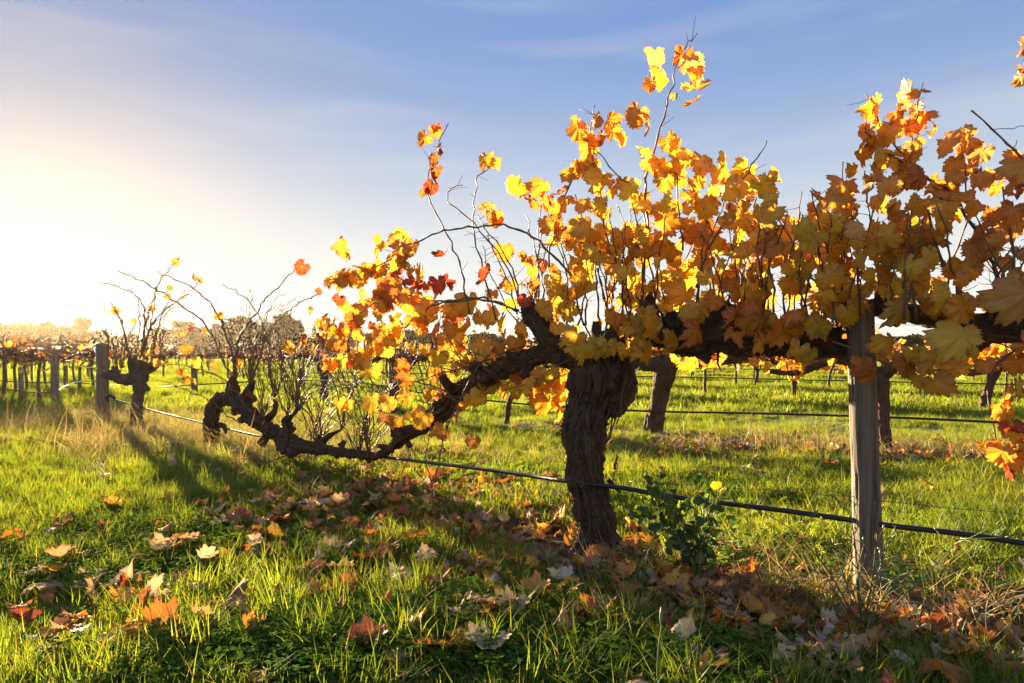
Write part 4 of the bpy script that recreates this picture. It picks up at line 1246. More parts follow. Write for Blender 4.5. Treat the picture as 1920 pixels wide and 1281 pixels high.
proto_vine('grapevine', (7.2, 10.4, 0), 'third row vine with a dark leaning trunk near the hanging orange leaves', G3, 52, 8, .95, .07, 1.0, 14, .016, 'yog', lean=.2)
proto_vine('grapevine', (6.15, 17.3, 0), 'fourth row vine with thin forked trunk beyond the third row', 'vines of the fourth row', 53, 3, .95, .055, 1.0, 12, .018, 'yog')

# far vines: a few models, copied
def far_model(seed, leafy):
    rs = np.random.default_rng(seed)
    mb = MB()
    pts = np.array([(0, 0, -.1, .036), (rs.normal() * .05, 0, .2, .030), (rs.normal() * .11, 0, .5, .027), (rs.normal() * .08, 0, .78, .036)])
    mb.add(*tube(catmull(pts[:, :3], 7), catmull(pts[:, 3:], 7)[:, 0], 7))
    top = pts[-1, :3]
    cb = MB(); items = []
    ends = []
    for sg in (-1, 1):
        q = [top] + [top + np.array([sg * k * .55, rs.normal() * .06, rs.normal() * .09]) for k in (1, 2)]
        cb.add(*tube(catmull(q, 6), np.linspace(.024, .010, 6), 5)); ends += q[1:]
    for i in range(64):
        b = top + np.array([rs.uniform(-1.1, 1.1), rs.normal() * .05, rs.normal() * .04])
        e = b + np.array([rs.normal() * .28, rs.normal() * .28, rs.uniform(.05, .36)])
        if rs.random() < .35:
            e[2] -= rs.uniform(.1, .4)
        cb.add(*tube(catmull([b, (b + e) / 2 + rs.normal(size=3) * .07, e], 5), np.linspace(.013, .008, 5), 3))
        for j in range(int(rs.poisson(leafy * .6))):
            items.append((leaf_matrix(b + (e - b) * rs.uniform(.2, 1), .085 * rs.uniform(.7, 1.2)), colour('ygob'), int(rs.integers(4)), 0))
    return (mb.mesh('trunk', [M['bark_grey']]), cb.mesh('canes', [M['cane']]), join_leaves('foliage', items, FAR_LEAVES, M['leaf_mass'], (0, 0, 0)) if items else None)
FARM = [far_model(60 + i, l) for i, l in enumerate((.2, .3, .1, 4.0, 5.0, 3.4))]
for tr_, cn_, lf_ in FARM:
    for m_ in (tr_,):
        set_attr(m_, 'fc', np.array([[v.co.x * 9, v.co.y * 9, v.co.z * 2] for v in m_.vertices]), 'FLOAT_VECTOR')
ORD = ['first', 'second', 'third', 'fourth', 'fifth', 'sixth', 'seventh', 'eighth', 'ninth', 'tenth', 'eleventh', 'twelfth', 'thirteenth', 'fourteenth', 'fifteenth', 'sixteenth', 'seventeenth', 'eighteenth', 'nineteenth', 'twentieth']
def ordn(i):
    return ORD[i] if i < 20 else 'twenty ' + ORD[i - 20] if i < 40 else 'far'
nfar = 0
rowdefs = [(13.2, 3), (17.8, 4), (22.3, 5), (27.0, 6), (32.0, 7), (38.0, 8), (46.0, 9), (56, 10)]
for off, rn in rowdefs:
    n_, dr = np.array([.56, .83]), np.array([-.83, .56])
    k = 0
    step = 2.15 if off < 30 else 2.6
    for i in range(-30, 60):
        p_ = n_ * off + dr * (i * step + rn * .7) + np.array([0, 0.25 * math.sin(i * 1.7)])
        x, y = p_
        if y < 6:
            continue
        px = 960 + x / y * F
        if px < -60 or px > 1990 or y > 75:
            continue
        if rn == 3 and 1330 < px < 2000:
            continue
        if px < 330 and y < 13.5:
            continue
        if px < 300 and random.random() < .25:
            continue
        tr_, cn_, lf_ = FARM[random.randrange(3) if px < 950 else random.randrange(3, 6)]
        k += 1
        r_ = empty('grapevine', (x, y, 0), '%s vine along the %s row, %s' % (ordn(k - 1), ORD[rn - 1], 'mostly bare and brown' if px < 950 else 'still in yellow leaf'), 'grapevine', 'far rows of vines')
        r_.rotation_euler = (0, 0, R(-34) + random.uniform(-.15, .15)); s_ = random.uniform(.9, 1.12)
        r_.scale = (s_, s_, s_)
        link('trunk', tr_, r_); link('canes', cn_, r_)
        if lf_:
            tag(link('foliage', lf_, r_), kind='stuff')
        nfar += 1
# vines at the sunny left, in front of the gum trees
for i, (px, d) in enumerate([(8, 13.5), (30, 14.5), (52, 15.5), (75, 13.0), (85, 18), (140, 19), (150, 15.5), (175, 17), (12, 19), (60, 21), (110, 24)]):
    tr_, cn_, lf_ = FARM[i % 3]
    r_ = empty('grapevine', ((px - 960) / F * d, d, 0), ['bare vine with a curved thin trunk at the picture edge', 'bare vine just past the edge one, under the gum trees', 'bare leaning vine in front of the narrow gum tree', 'bare upright vine just in front of the first post beyond', 'small bare vine behind the first post beyond', 'bare vine in the gap before the end post', 'bare vine in glare nearest the end post', 'bare vine almost touching the end post', 'far bare vine near the picture edge in the glare', 'far bare vine under the narrow gum tree', 'farthest bare vine in the glare behind the posts'][i], 'grapevine', 'bare vines in the low sun')
    r_.rotation_euler = (0, 0, R(-40) + random.uniform(-.2, .2)); s_ = random.uniform(.95, 1.15); r_.scale = (s_, s_, s_)
    link('trunk', tr_, r_); link('canes', cn_, r_)
    if lf_:
        tag(link('foliage', lf_, r_), kind='stuff')

# ------------------------------------------------------------------ gum trees on the skyline
def gum_model(seed, h, w, clumps, flat=.45):
    rs = np.random.default_rng(seed)
    tb = MB()
    fork = np.array([rs.normal() * .2, rs.normal() * .2, h * .35])
    tb.add(*tube(catmull([(0, 0, -.3), (rs.normal() * .1, 0, h * .18), fork], 7), np.linspace(.28, .18, 7) * h / 7, 8))
    cV, cF = [], []
    n = 0
    for i in range(clumps):
        a = rs.uniform(0, 2 * math.pi); q = math.sqrt(rs.uniform(0.02, 1))
        c_ = np.array([math.cos(a) * q * w * .5, math.sin(a) * q * w * .5, h * (.34 + .58 * rs.random() ** .8 * (1.05 - .55 * q * q))])
        tb.add(*tube(catmull([fork, (fork + c_) / 2 + rs.normal(size=3) * .25 - [0, 0, .2], c_], 6), np.linspace(.12, .03, 6) * h / 7, 5))
        rx = rs.uniform(.6, 1.1) * w * .2; rz = rx * flat * rs.uniform(.7, 1.2)
        m_ = 230
        u = rs.normal(size=(m_, 3)); u /= np.linalg.norm(u, axis=1)[:, None]
        u *= rs.uniform(.25, 1, m_)[:, None] ** .5
        pc = c_ + u * [rx, rx, rz]
        for p_ in pc:
            d1 = rs.normal(size=3); d1[2] -= .6; d1 /= np.linalg.norm(d1)
            d2 = rs.normal(size=3); d2 -= d1 * d2.dot(d1); d2 /= np.linalg.norm(d2)
            s_ = rs.uniform(.40, .80) * h / 7
            cV += [p_ - d2 * s_ * .35, p_ + d1 * s_ * 1.2, p_ + d2 * s_ * .35]
            cF.append((n, n + 1, n + 2)); n += 3
    crown = MB(); crown.add(np.array(cV), cF)
    tm = tb.mesh('trunk', [M['bark_grey']])
    set_attr(tm, 'fc', np.array([[v.co.x, v.co.y, v.co.z * .3] for v in tm.vertices]), 'FLOAT_VECTOR')
    return tm, crown.mesh('crown', [M['gum']], smooth=False)
GUMS = [gum_model(71, 7, 7, 18), gum_model(72, 7, 8.5, 22), gum_model(73, 7, 5, 14, .6), gum_model(74, 7, 10, 24, .4)]
for px, top, width, d, k, lab in [
        (18, 630, 75, 150, 1, 'broad gum tree at the picture edge in the glare'), (62, 620, 22, 165, 2, 'narrow tall gum tree hiding the low sun'), (100, 622, 60, 150, 3, 'flat topped gum tree between the sun and the end post'),
        (150, 621, 60, 155, 0, 'gum tree with ragged top just before the end post'), (186, 634, 40, 170, 2, 'small gum tree rising behind the end post'), (-40, 628, 70, 160, 3, 'gum tree half cut off by the picture edge'),
        (245, 648, 60, 190, 1, 'low gum tree behind the spiky vine'), (338, 626, 80, 170, 0, 'round gum tree right of the spiky vine'), (392, 640, 40, 180, 2, 'small gum tree between two round gum trees'),
        (462, 612, 85, 165, 3, 'wide dark gum tree behind the bare canes'), (528, 614, 60, 165, 1, 'dark rounded gum tree beside the orange leaf tips'), (590, 640, 60, 190, 2, 'low gum tree behind the orange leaf tips'),
        (660, 636, 80, 190, 0, 'gum tree hidden behind the orange shoots'), (760, 640, 90, 200, 1, 'gum tree behind the second row dark arms'), (900, 642, 90, 210, 3, 'gum tree behind the golden left arm'),
        (1180, 646, 90, 220, 1, 'far gum tree glimpsed beside the pale second row trunk'), (1420, 648, 90, 230, 0, 'far gum tree glimpsed above the third row'), (1720, 646, 120, 230, 3, 'far gum tree glimpsed right of the leaning post')]:
    h_ = (HZ - top + 16) / F * d + H
    w_ = width / F * d
    tm, cm = GUMS[k]
    r_ = empty('gum_tree', ((px - 960) / F * d, d, 0), lab, 'tree', 'gum trees on the skyline')
    base_w = (7, 8.5, 5, 10)[k]
    r_.scale = (1.15 * w_ / base_w, 1.15 * w_ / base_w, h_ / 6.0)
    r_.rotation_euler = (0, 0, random.uniform(0, 6))
    link('trunk', tm, r_); link('crown', cm, r_)
# scrub belt below the gum trees
mb = MB(); n = 0
cV, cF = [], []
for i in range(15000):
    d = random.uniform(115, 215); px = random.uniform(-250, 2200)
    hh = 4.0 * abs(vnoise(np.array([[px * .02, d * .05, 0]]), 3)[0]) + .6
    p_ = np.array([(px - 960) / F * d, d, random.random() * hh])
    d1 = RNG.normal(size=3); d1 /= np.linalg.norm(d1); d2 = np.cross(d1, RNG.normal(size=3)); d2 /= np.linalg.norm(d2)
    cV += [p_ - d2 * .55, p_ + d1 * 1.0, p_ + d2 * .55]; cF.append((n, n + 1, n + 2)); n += 3
mb.add(np.array(cV), cF)
tag(link('scrub', mb.mesh('scrub', [M['gum']], smooth=False)), 'belt of low scrub below the gum trees on the skyline', 'scrub', None, 'stuff')

# ------------------------------------------------------------------ grass and ground plants (instanced tufts)
def blade(mb, base, hgt, w, lean, az, hh, br, seg=3, brv=0.0, hook=0.0):
    dx, dy = math.cos(az), math.sin(az)
    sx, sy = -dy, dx
    V, n = [], seg + 1
    for i in range(n):
        u = i / seg
        out = lean * u ** 1.8
        z = hgt * (u - hook * u * u)
        ww = w * (1 - u) ** .7 * .5
        c = (base[0] + dx * out, base[1] + dy * out, z)
        if i < seg:
            V.append((c[0] - sx * ww, c[1] - sy * ww, c[2])); V.append((c[0] + sx * ww, c[1] + sy * ww, c[2]))
            hh += [u, u]; br += [brv, brv]
        else:
            V.append(c); hh.append(u); br.append(brv)
    Fs = [(2 * i, 2 * i + 1, 2 * i + 3, 2 * i + 2) for i in range(seg - 1)] + [(2 * seg - 2, 2 * seg - 1, 2 * seg)]
    mb.add(V, Fs)

def tuft(name, seed, n, spread, h0, h1, w, mat, leanf=.6, dead=.06, seg=3, hook=0.15):
    rs = random.Random(seed); mb = MB(); hh, br = [], []
    for i in range(n):
        a = rs.uniform(0, 6.283); q = spread * math.sqrt(rs.random())
        hg = rs.uniform(h0, h1)
        blade(mb, (math.cos(a) * q, math.sin(a) * q), hg, w * rs.uniform(.6, 1.3), hg * leanf * rs.uniform(.2, 1.5), rs.uniform(0, 6.283), hh, br, seg, rs.uniform(.86, 1) if rs.random() < dead else rs.uniform(0, .8), hook * rs.uniform(0, 2.4))
    me = mb.mesh(name, [mat]); set_attr(me, 'hh', hh); set_attr(me, 'br', br)
    return me
def clover(name, seed, n, spread, h0, h1, size, mat):
    rs = random.Random(seed); mb = MB(); hh, br = [], []
    for i in range(n):
        a = rs.uniform(0, 6.283); q = spread * math.sqrt(rs.random()); b = np.array([math.cos(a) * q, math.sin(a) * q, rs.uniform(h0, h1)])
        s = size * rs.uniform(.6, 1.25); t0 = rs.uniform(0, 6.283); v_ = rs.uniform(0, .8)
        for k in range(3):
            az = t0 + k * 2.094
            d = np.array([math.cos(az), math.sin(az), rs.uniform(-.25, .35)]); e = np.array([-math.sin(az), math.cos(az), rs.uniform(-.2, .2)])
            mb.add([b, b + d * s * .6 - e * s * .42, b + d * s * 1.0 - e * s * .25, b + d * s * 1.0 + e * s * .25, b + d * s * .6 + e * s * .42], [(0, 1, 2, 3, 4)])
            hh += [1] * 5; br += [v_] * 5
        mb.add([b, b + [.0012, 0, 0], (b[0], b[1], 0)], [(0, 1, 2)]); hh += [1, 1, 0]; br += [v_] * 3
    me = mb.mesh(name, [mat], smooth=False); set_attr(me, 'hh', hh); set_attr(me, 'br', br)
    return me
def feather(name, seed, n, mat, L=.12):
    """a low rosette of lobed, ferny leaves"""
    rs = random.Random(seed); mb = MB(); hh, br = [], []
    for i in range(n):
        az = rs.uniform(0, 6.283); el = rs.uniform(.3, 1.2); ln = L * rs.uniform(.6, 1.2); v_ = rs.uniform(0, .8)
        d = np.array([math.cos(az) * math.cos(el), math.sin(az) * math.cos(el), math.sin(el)]); e = np.array([-math.sin(az), math.cos(az), 0])
        for k in range(1, 7):
            u = k / 6
            c = d * ln * u + np.array([0, 0, -.35 * ln * u * u]); s = .022 * (1.1 - .6 * u) * L / .12
            for sg in (-1, 1):
                mb.add([c, c + e * sg * s + d * s * .3, c + e * sg * s * .6 + d * s * .9], [(0, 1, 2)]); hh += [u] * 3; br += [v_] * 3
        mb.add([np.zeros(3), e * .003, d * ln * .5 + [0, 0, -.08 * ln], d * ln * .92 + [0, 0, -.32 * ln]], [(0, 1, 2), (0, 2, 3)]); hh += [0, 0, 1, 1]; br += [v_] * 4
    me = mb.mesh(name, [mat], smooth=False); set_attr(me, 'hh', hh); set_attr(me, 'br', br)
    return me

def bank(name, meshes):
    c = bpy.data.collections.new(name)
    for i, m_ in enumerate(meshes):
        o = bpy.data.objects.new('%s_%02d' % (name, i), m_)
        c.objects.link(o)
    return c

def scatter(name, pts, rot, scl, idx, coll, label, cat):
    me = bpy.data.meshes.new(name)
    me.from_pydata(pts.tolist(), [], [])
    set_attr(me, 'rot', rot, 'FLOAT_VECTOR'); set_attr(me, 'scl', scl, 'FLOAT_VECTOR')
    a = me.attributes.new('pick', 'INT', 'POINT'); a.data.foreach_set('value', np.asarray(idx, np.int32))
    o = link(name, me)
    ng = bpy.data.node_groups.new(name, 'GeometryNodeTree')
    ng.interface.new_socket('Geometry', in_out='INPUT', socket_type='NodeSocketGeometry')
    ng.interface.new_socket('Geometry', in_out='OUTPUT', socket_type='NodeSocketGeometry')
    N_, L_ = ng.nodes, ng.links
    gi, go = N_.new('NodeGroupInput'), N_.new('NodeGroupOutput')
    ci = N_.new('GeometryNodeCollectionInfo')
    ci.inputs['Collection'].default_value = coll
    ci.inputs['Separate Children'].default_value = True
    ci.inputs['Reset Children'].default_value = True
    ip = N_.new('GeometryNodeInstanceOnPoints')
    ip.inputs['Pick Instance'].default_value = True
    def named(nm, typ):
        x = N_.new('GeometryNodeInputNamedAttribute'); x.data_type = typ; x.inputs['Name'].default_value = nm
        return [s for s in x.outputs if s.enabled and s.name == 'Attribute'][0]
    L_.new(gi.outputs[0], ip.inputs['Points']); L_.new(ci.outputs[0], ip.inputs['Instance'])
    L_.new(named('pick', 'INT'), ip.inputs['Instance Index'])
    e2r = N_.new('FunctionNodeEulerToRotation'); L_.new(named('rot', 'FLOAT_VECTOR'), e2r.inputs[0]); L_.new(e2r.outputs[0], ip.inputs['Rotation'])
    L_.new(named('scl', 'FLOAT_VECTOR'), ip.inputs['Scale'])
    L_.new(ip.outputs[0], go.inputs[0])
    md = o.modifiers.new('scatter', 'NODES'); md.node_group = ng
    return tag(o, label, cat, None, 'stuff')

def sample(n, d0, d1, power=1.0):
    """points on the ground in view, with a margin at both sides"""
    d = (d0 ** (power + 1) + RNG.random(n) * (d1 ** (power + 1) - d0 ** (power + 1))) ** (1 / (power + 1))
    x = (RNG.random(n) * 2 - 1) * (.80 * d + .6)
    return x, d

def gheight(x, y):
    return gz(x, y) * np.clip(1.5 - np.hypot(x, y) / 60, 0, 1) - .006

GRASS = bank('grass_model', [tuft('grass_blades', 400 + i, 46, .075, .025, .075, .0040, M['grass']) for i in range(4)]
             + [tuft('grass_blades', 410 + i, 30, .05, .05, .14, .0040, M['grass'], .7) for i in range(3)])
FARG = bank('far_grass_model', [tuft('grass_blades', 420 + i, 60, .20, .04, .115, .011, M['grass'], .5, .05, 2) for i in range(4)])
def grass_field(name, n, d0, d1, power, coll, ncoll, tall, smin, smax, label, seed):
    x, y = sample(n, d0, d1, power)
    so_ = np.maximum(soil_mask(x, y), .5 * litter_mask(x, y))
    pn = vnoise(np.stack([x * 1.3, y * 1.3, np.zeros(n)], 1), seed)
    pn2 = vnoise(np.stack([x * .5, y * .9, np.zeros(n)], 1), seed + 1)
    keep = RNG.random(n) < np.clip(1.08 - so_ * 1.7, 0.02, 1) * np.clip(.35 + pn * 1.2, 0, 1)
    x, y, so_, pn, pn2 = x[keep], y[keep], so_[keep], pn[keep], pn2[keep]
    m = len(x)
    s = RNG.uniform(smin, smax, m) * (.6 + .55 * pn + .35 * pn2) * (1 - .6 * so_)
    hs = s * RNG.uniform(.8, 1.25, m)
    rot = np.stack([RNG.normal(size=m) * .12, RNG.normal(size=m) * .12, RNG.uniform(0, 6.283, m)], 1)
    scatter(name, np.stack([x, y, gheight(x, y)], 1), rot, np.stack([s, s, hs], 1), np.where(RNG.random(m) < tall, RNG.integers(4, max(5, ncoll), m) if ncoll > 4 else 0, RNG.integers(0, 4, m)), coll, label, 'grass')
grass_field('grass', 8500, 1.35, 4.2, .6, GRASS, 7, .22, .75, 1.15, 'bright green grass among fallen leaves at the foot of the front row', 61)
grass_field('grass', 15000, 4.0, 10.5, .7, GRASS, 7, .18, .7, 1.2, 'backlit grass strip between the front row and the second row', 62)
grass_field('grass', 17000, 10, 34, .6, FARG, 4, 0, .8, 1.5, 'sunny grass between the farther rows of vines', 63)
grass_field('grass', 9000, 32, 110, .5, FARG, 4, 0, 1.6, 3.2, 'far grass reaching to the gum trees', 64)

CLO = bank('clover_model', [clover('clover_leaves', 430 + i, 34, .10, .012, .06, .013, M['clover']) for i in range(4)])
def px_patch(n, blobs):
    """ground points scattered in patches given in the photograph's pixels"""
    out = []
    for px, py, rx, ry, w in blobs:
        g = gp(px, py); m = int(n * w)
        out.append(np.stack([g[0] + RNG.normal(size=m) * rx, g[1] + RNG.normal(size=m) * ry], 1))
    return np.vstack(out)
q = px_patch(1500, [(560, 1230, .22, .12, .22), (400, 1060, .35, .2, .2), (300, 1000, .4, .2, .12), (720, 1200, .3, .15, .16), (1250, 1260, .3, .1, .1), (1380, 920, .5, .3, .12), (1600, 1060, .3, .2, .08)])
m = len(q)
scatter('clover', np.stack([q[:, 0], q[:, 1], gheight(q[:, 0], q[:, 1])], 1), np.stack([RNG.normal(size=m) * .1, RNG.normal(size=m) * .1, RNG.uniform(0, 6.28, m)], 1),
        np.repeat(RNG.uniform(.7, 1.35, m)[:, None], 3, 1), RNG.integers(0, 4, m), CLO, 'low dark green clover carpet between the grass tufts', 'clover')
FEA = bank('weed_model', [feather('weed_leaves', 440 + i, 11, M['weed']) for i in range(4)])
q = px_patch(560, [(760, 880, .7, .22, .3), (950, 900, .5, .2, .2), (1480, 1000, .35, .18, .16), (1650, 1050, .4, .15, .14), (620, 850, .7, .3, .12), (1300, 960, .35, .2, .1)])
m = len(q)
scatter('weeds', np.stack([q[:, 0], q[:, 1], gheight(q[:, 0], q[:, 1])], 1), np.stack([RNG.normal(size=m) * .15, RNG.normal(size=m) * .15, RNG.uniform(0, 6.28, m)], 1),
        np.repeat(RNG.uniform(.55, 1.15, m)[:, None], 3, 1), RNG.integers(0, 4, m), FEA, 'feathery yellow green weeds along the front drip hose', 'weeds')
STR = bank('straw_model', [tuft('straw_blades', 450 + i, 16, .09, .05, .20, .003, M['straw'], 1.4, 0, 3, .3) for i in range(4)])
q = px_patch(1500, [(250, 805, 1.1, .7, .22), (420, 835, .9, .5, .2), (130, 790, 1.2, .8, .1), (640, 870, .8, .3, .08), (1450, 1090, .4, .18, .025), (1600, 1140, .25, .1, .03), (1400, 842, .9, .3, .07), (1750, 850, .8, .3, .05), (1150, 1060, .35, .12, .015), (1800, 1160, .3, .12, .012)])
m = len(q)
scatter('dry_grass', np.stack([q[:, 0], q[:, 1], gheight(q[:, 0], q[:, 1])], 1), np.stack([RNG.normal(size=m) * .3, RNG.normal(size=m) * .3, RNG.uniform(0, 6.28, m)], 1),
        np.repeat(RNG.uniform(.6, 1.3, m)[:, None], 3, 1) * np.where(q[:, 1:2] > 5, 1.5, 1.0), RNG.integers(0, 4, m), STR, 'pale dry straw grass round the vine trunks and posts', 'dry grass')

# ------------------------------------------------------------------ fallen leaves
FALL = {'pale tan': (.54, .37, .18), 'cream': (.66, .53, .32), 'mauve brown': (.38, .215, .12), 'russet': (.40, .155, .04), 'rust orange': (.56, .21, .03), 'golden yellow': (.68, .39, .04), 'dark brown': (.16, .085, .045), 'dull red': (.36, .08, .035), 'amber': (.60, .29, .04)}
FNAMES = ['pale tan', 'pale tan', 'pale tan', 'cream', 'mauve brown', 'mauve brown', 'rust orange', 'golden yellow', 'russet', 'russet', 'rust orange', 'golden yellow', 'amber', 'amber', 'rust orange', 'dark brown', 'dull red']
MARKS = [('the thick trunk', gp(1122, 1035)), ('the leaning wooden post', gp(1633, 1120)), ('the dark leafed shrub', gp(1310, 1075)), ('the fallen bare vine', gp(640, 865)), ('the bent bare trunk', gp(400, 835)), ('the wispy green weed', gp(1625, 1195)), ('the slim shoot', gp(805, 960))]
cand = []
for px, py, sx, sy, n_ in [(600, 1000, 160, 65, 92), (840, 935, 130, 34, 60), (980, 985, 90, 40, 30), (460, 960, 80, 36, 22), (300, 1030, 170, 60, 40), (1240, 1130, 150, 60, 46), (1480, 1190, 150, 60, 52), (1360, 1080, 90, 34, 26),
                           (250, 1180, 200, 60, 26), (700, 1150, 170, 60, 34), (1000, 1190, 150, 50, 34), (1720, 1230, 140, 40, 30), (1760, 1120, 120, 40, 16), (100, 960, 120, 60, 10), (1400, 890, 160, 30, 12), (1750, 900, 120, 40, 8), (900, 1090, 120, 40, 18), (1160, 1040, 60, 20, 8)]:
    for i in range(n_):
        x, y = px + RNG.normal() * sx, py + RNG.normal() * sy
        if -60 < x < 1990 and 830 < y < 1330 and not (1080 < x < 1175 and y < 1045):
            cand.append((x, y))
for px, py, n_, sx, sy in [(1350, 842, 50, 90, 9), (1700, 852, 40, 120, 10), (1000, 800, 16, 80, 8)]:
    for i in range(n_):
        cand.append((px + RNG.normal() * sx, max(790, py + RNG.normal() * sy)))
# a few that stand out in the photograph
special = [(300, 1132, .105, 'cream', 3), (590, 1148, .12, 'rust orange', 1), (770, 1198, .085, 'golden yellow', 7), (393, 1190, .09, 'pale tan', 0), (600, 1250, .09, 'amber', 2), (1190, 1060, .085, 'golden yellow', 2), (990, 1015, .095, 'golden yellow', 4), (490, 1040, .10, 'cream', 1),
           (1195, 1005, .10, 'golden yellow', 6), (1765, 1092, .11, 'cream', 2), (1420, 900, .09, 'pale tan', 3), (225, 1120, .085, 'dull red', 6), (1400, 1180, .13, 'pale tan', 9), (1570, 1260, .14, 'mauve brown', 8), (1790, 1250, .10, 'amber', 2), (1130, 1165, .10, 'mauve brown', 1),
           (910, 1120, .11, 'amber', 4), (830, 1135, .07, 'dark brown', 5), (640, 1100, .07, 'cream', 2), (1040, 990, .09, 'dull red', 8), (85, 1090, .08, 'pale tan', 4), (100, 1240, .09, 'rust orange', 5), (1880, 1260, .10, 'rust orange', 2), (1270, 1140, .1, 'golden yellow', 0), (1480, 1200, .11, 'amber', 5)]
items = []
for px, py, s, cn_, k in special:
    items.append((px, py, s * .62, cn_, k))
random.shuffle(cand)
for px, py in cand:
    items.append((px, py, random.uniform(.036, .070), random.choice(FNAMES), random.randrange(10)))
placed = []
rest = []
items_sorted = items[:25] + sorted(items[25:], key=lambda q_: -(q_[2] * (q_[1] - HZ)))
for i, (px, py, s, cn_, k) in enumerate(items_sorted):
    g = gp(px, py)
    so_ = float(soil_mask(np.array([g[0]]), np.array([g[1]]))[0])
    lift = (.012 + .05 * (1 - min(1, so_ * 1.6))) * random.uniform(.5, 1.1)
    z = float(gheight(g[0], g[1])) + lift + s * .12
    rx, ry, rz = random.gauss(0, .28), random.gauss(0, .28), random.uniform(0, 6.283)
    if random.random() < .10:
        rx += random.choice((-1, 1)) * .9
    cc = FALL[cn_]; kk = random.uniform(.8, 1.2)
    m4 = Matrix.Translation((g[0], g[1], z)) @ Matrix.Rotation(rz, 4, 'Z') @ Matrix.Rotation(ry, 4, 'Y') @ Matrix.Rotation(rx, 4, 'X') @ Matrix.Diagonal((s, s, s, 1))
    c4 = (cc[0] * kk, cc[1] * kk, cc[2] * kk, 1)
    if i < 300:
        placed.append((px, py, s, cn_, k, g, so_, m4, c4))
    else:
        rest.append((m4, c4, k, 0))
labs = {}
for q_ in placed:
    px, py, s, cn_, k, g, so_, m4, c4 = q_
    dists = sorted((math.hypot(g[0] - b[0], g[1] - b[1]), a, b) for a, b in MARKS)
    dd, nm, b = dists[0]
    dx, dy = g[0] - b[0], g[1] - b[1]
    if dd < .22:
        wh = 'close beside'
    elif dd > 1.5:
        wh = 'far from'
    elif abs(dx) > abs(dy):
        wh = 'right of' if dx > 0 else 'left of'
    else:
        wh = 'behind' if dy > 0 else 'in front of'
    sz = 'large ' if s > .058 else 'small ' if s < .044 else ''
    lab = '%s%s %s leaf on %s %s %s' % (sz, CURLY[k], cn_, 'soil' if so_ > .45 else 'grass', wh, nm)
    labs.setdefault(lab, []).append(q_)
for lab, qs in labs.items():
    qs.sort(key=lambda q_: q_[5][1])
    for j, (px, py, s, cn_, k, g, so_, m4, c4) in enumerate(qs):
        o = link('fallen_leaf', GROUND_LEAVES[k])
        o.matrix_basis = m4
        o.color = c4
        l2 = lab
        if len(qs) > 1:
            l2 = lab + ', ' + (['nearer', 'farther'] if len(qs) == 2 else ['nearest', 'middle', 'farther', 'farthest', 'last', 'remotest'])[min(j, 5 if len(qs) > 2 else 1)]
        tag(o, l2, 'fallen leaf', 'fallen vine leaves on the ground')
# the uncounted litter between them
for i in range(1100):
    px, py, sx, sy = random.choice([(620, 975, 150, 50), (840, 925, 130, 26), (1000, 985, 100, 40), (1260, 1120, 150, 60), (1480, 1180, 170, 70), (1750, 1180, 150, 60), (1400, 843, 130, 9), (1720, 853, 150, 10), (700, 900, 150, 20)])
    x, y = px + RNG.normal() * sx, py + RNG.normal() * sy
    if y < 785 or y > 1340: continue
    g = gp(x, y); s = random.uniform(.028, .066)
    cc = FALL[random.choice(FNAMES + ['dark brown', 'mauve brown'])]; kk = random.uniform(.75, 1.1)
    m4 = Matrix.Translation((g[0], g[1], float(gheight(g[0], g[1])) + .014 + random.random() * .035)) @ Matrix.Rotation(random.uniform(0, 6.28), 4, 'Z') @ Matrix.Rotation(random.gauss(0, .4), 4, 'Y') @ Matrix.Rotation(random.gauss(0, .4), 4, 'X') @ Matrix.Diagonal((s, s, s, 1))
    rest.append((m4, (cc[0] * kk, cc[1] * kk, cc[2] * kk, 1), random.randrange(10), 0))
me = join_leaves('leaf_litter', rest, GROUND_LEAVES, M['dry_mass'], (0, 0, 0))
tag(link('leaf_litter', me), 'brown leaf litter lying thick under the front row of vines', 'leaf litter', None, 'stuff')

# ------------------------------------------------------------------ dark shrub, wispy weed, twigs, tall stalk
sb_ = gp(1312, 1085)
shrub = empty('weed_shrub', (sb_[0], sb_[1], 0), 'dark green round leafed weed shrub between the trunk and the leaning post', 'shrub')
def round_leaf(seed):
    rs = np.random.default_rng(seed)
    a = np.linspace(-math.pi, math.pi, 14, endpoint=False)
    r = .5 * (1 + .14 * np.cos(a) + .06 * np.sin(5 * a) + .04 * rs.normal(size=14))
    V = [(0.5, 0, .04)] + [(.5 + x_ * math.cos(b_), x_ * math.sin(b_) * .85, -.12 * abs(math.sin(b_)) + .03 * rs.normal() - .1 * (math.cos(b_) > .6)) for x_, b_ in zip(r, a)]
    Fs = [(0, 1 + j, 1 + (j + 1) % 14) for j in range(14)]
    mb = MB(); mb.add(V, Fs); mb.add(*tube([(-.35, 0, -.1), (-.1, 0, 0), (.1, 0, .01)], .02, 3, False), 1)
    return mb.mesh('leaf', [M['shrub_leaf'], M['stem']])
RL = [round_leaf(500 + i) for i in range(4)]
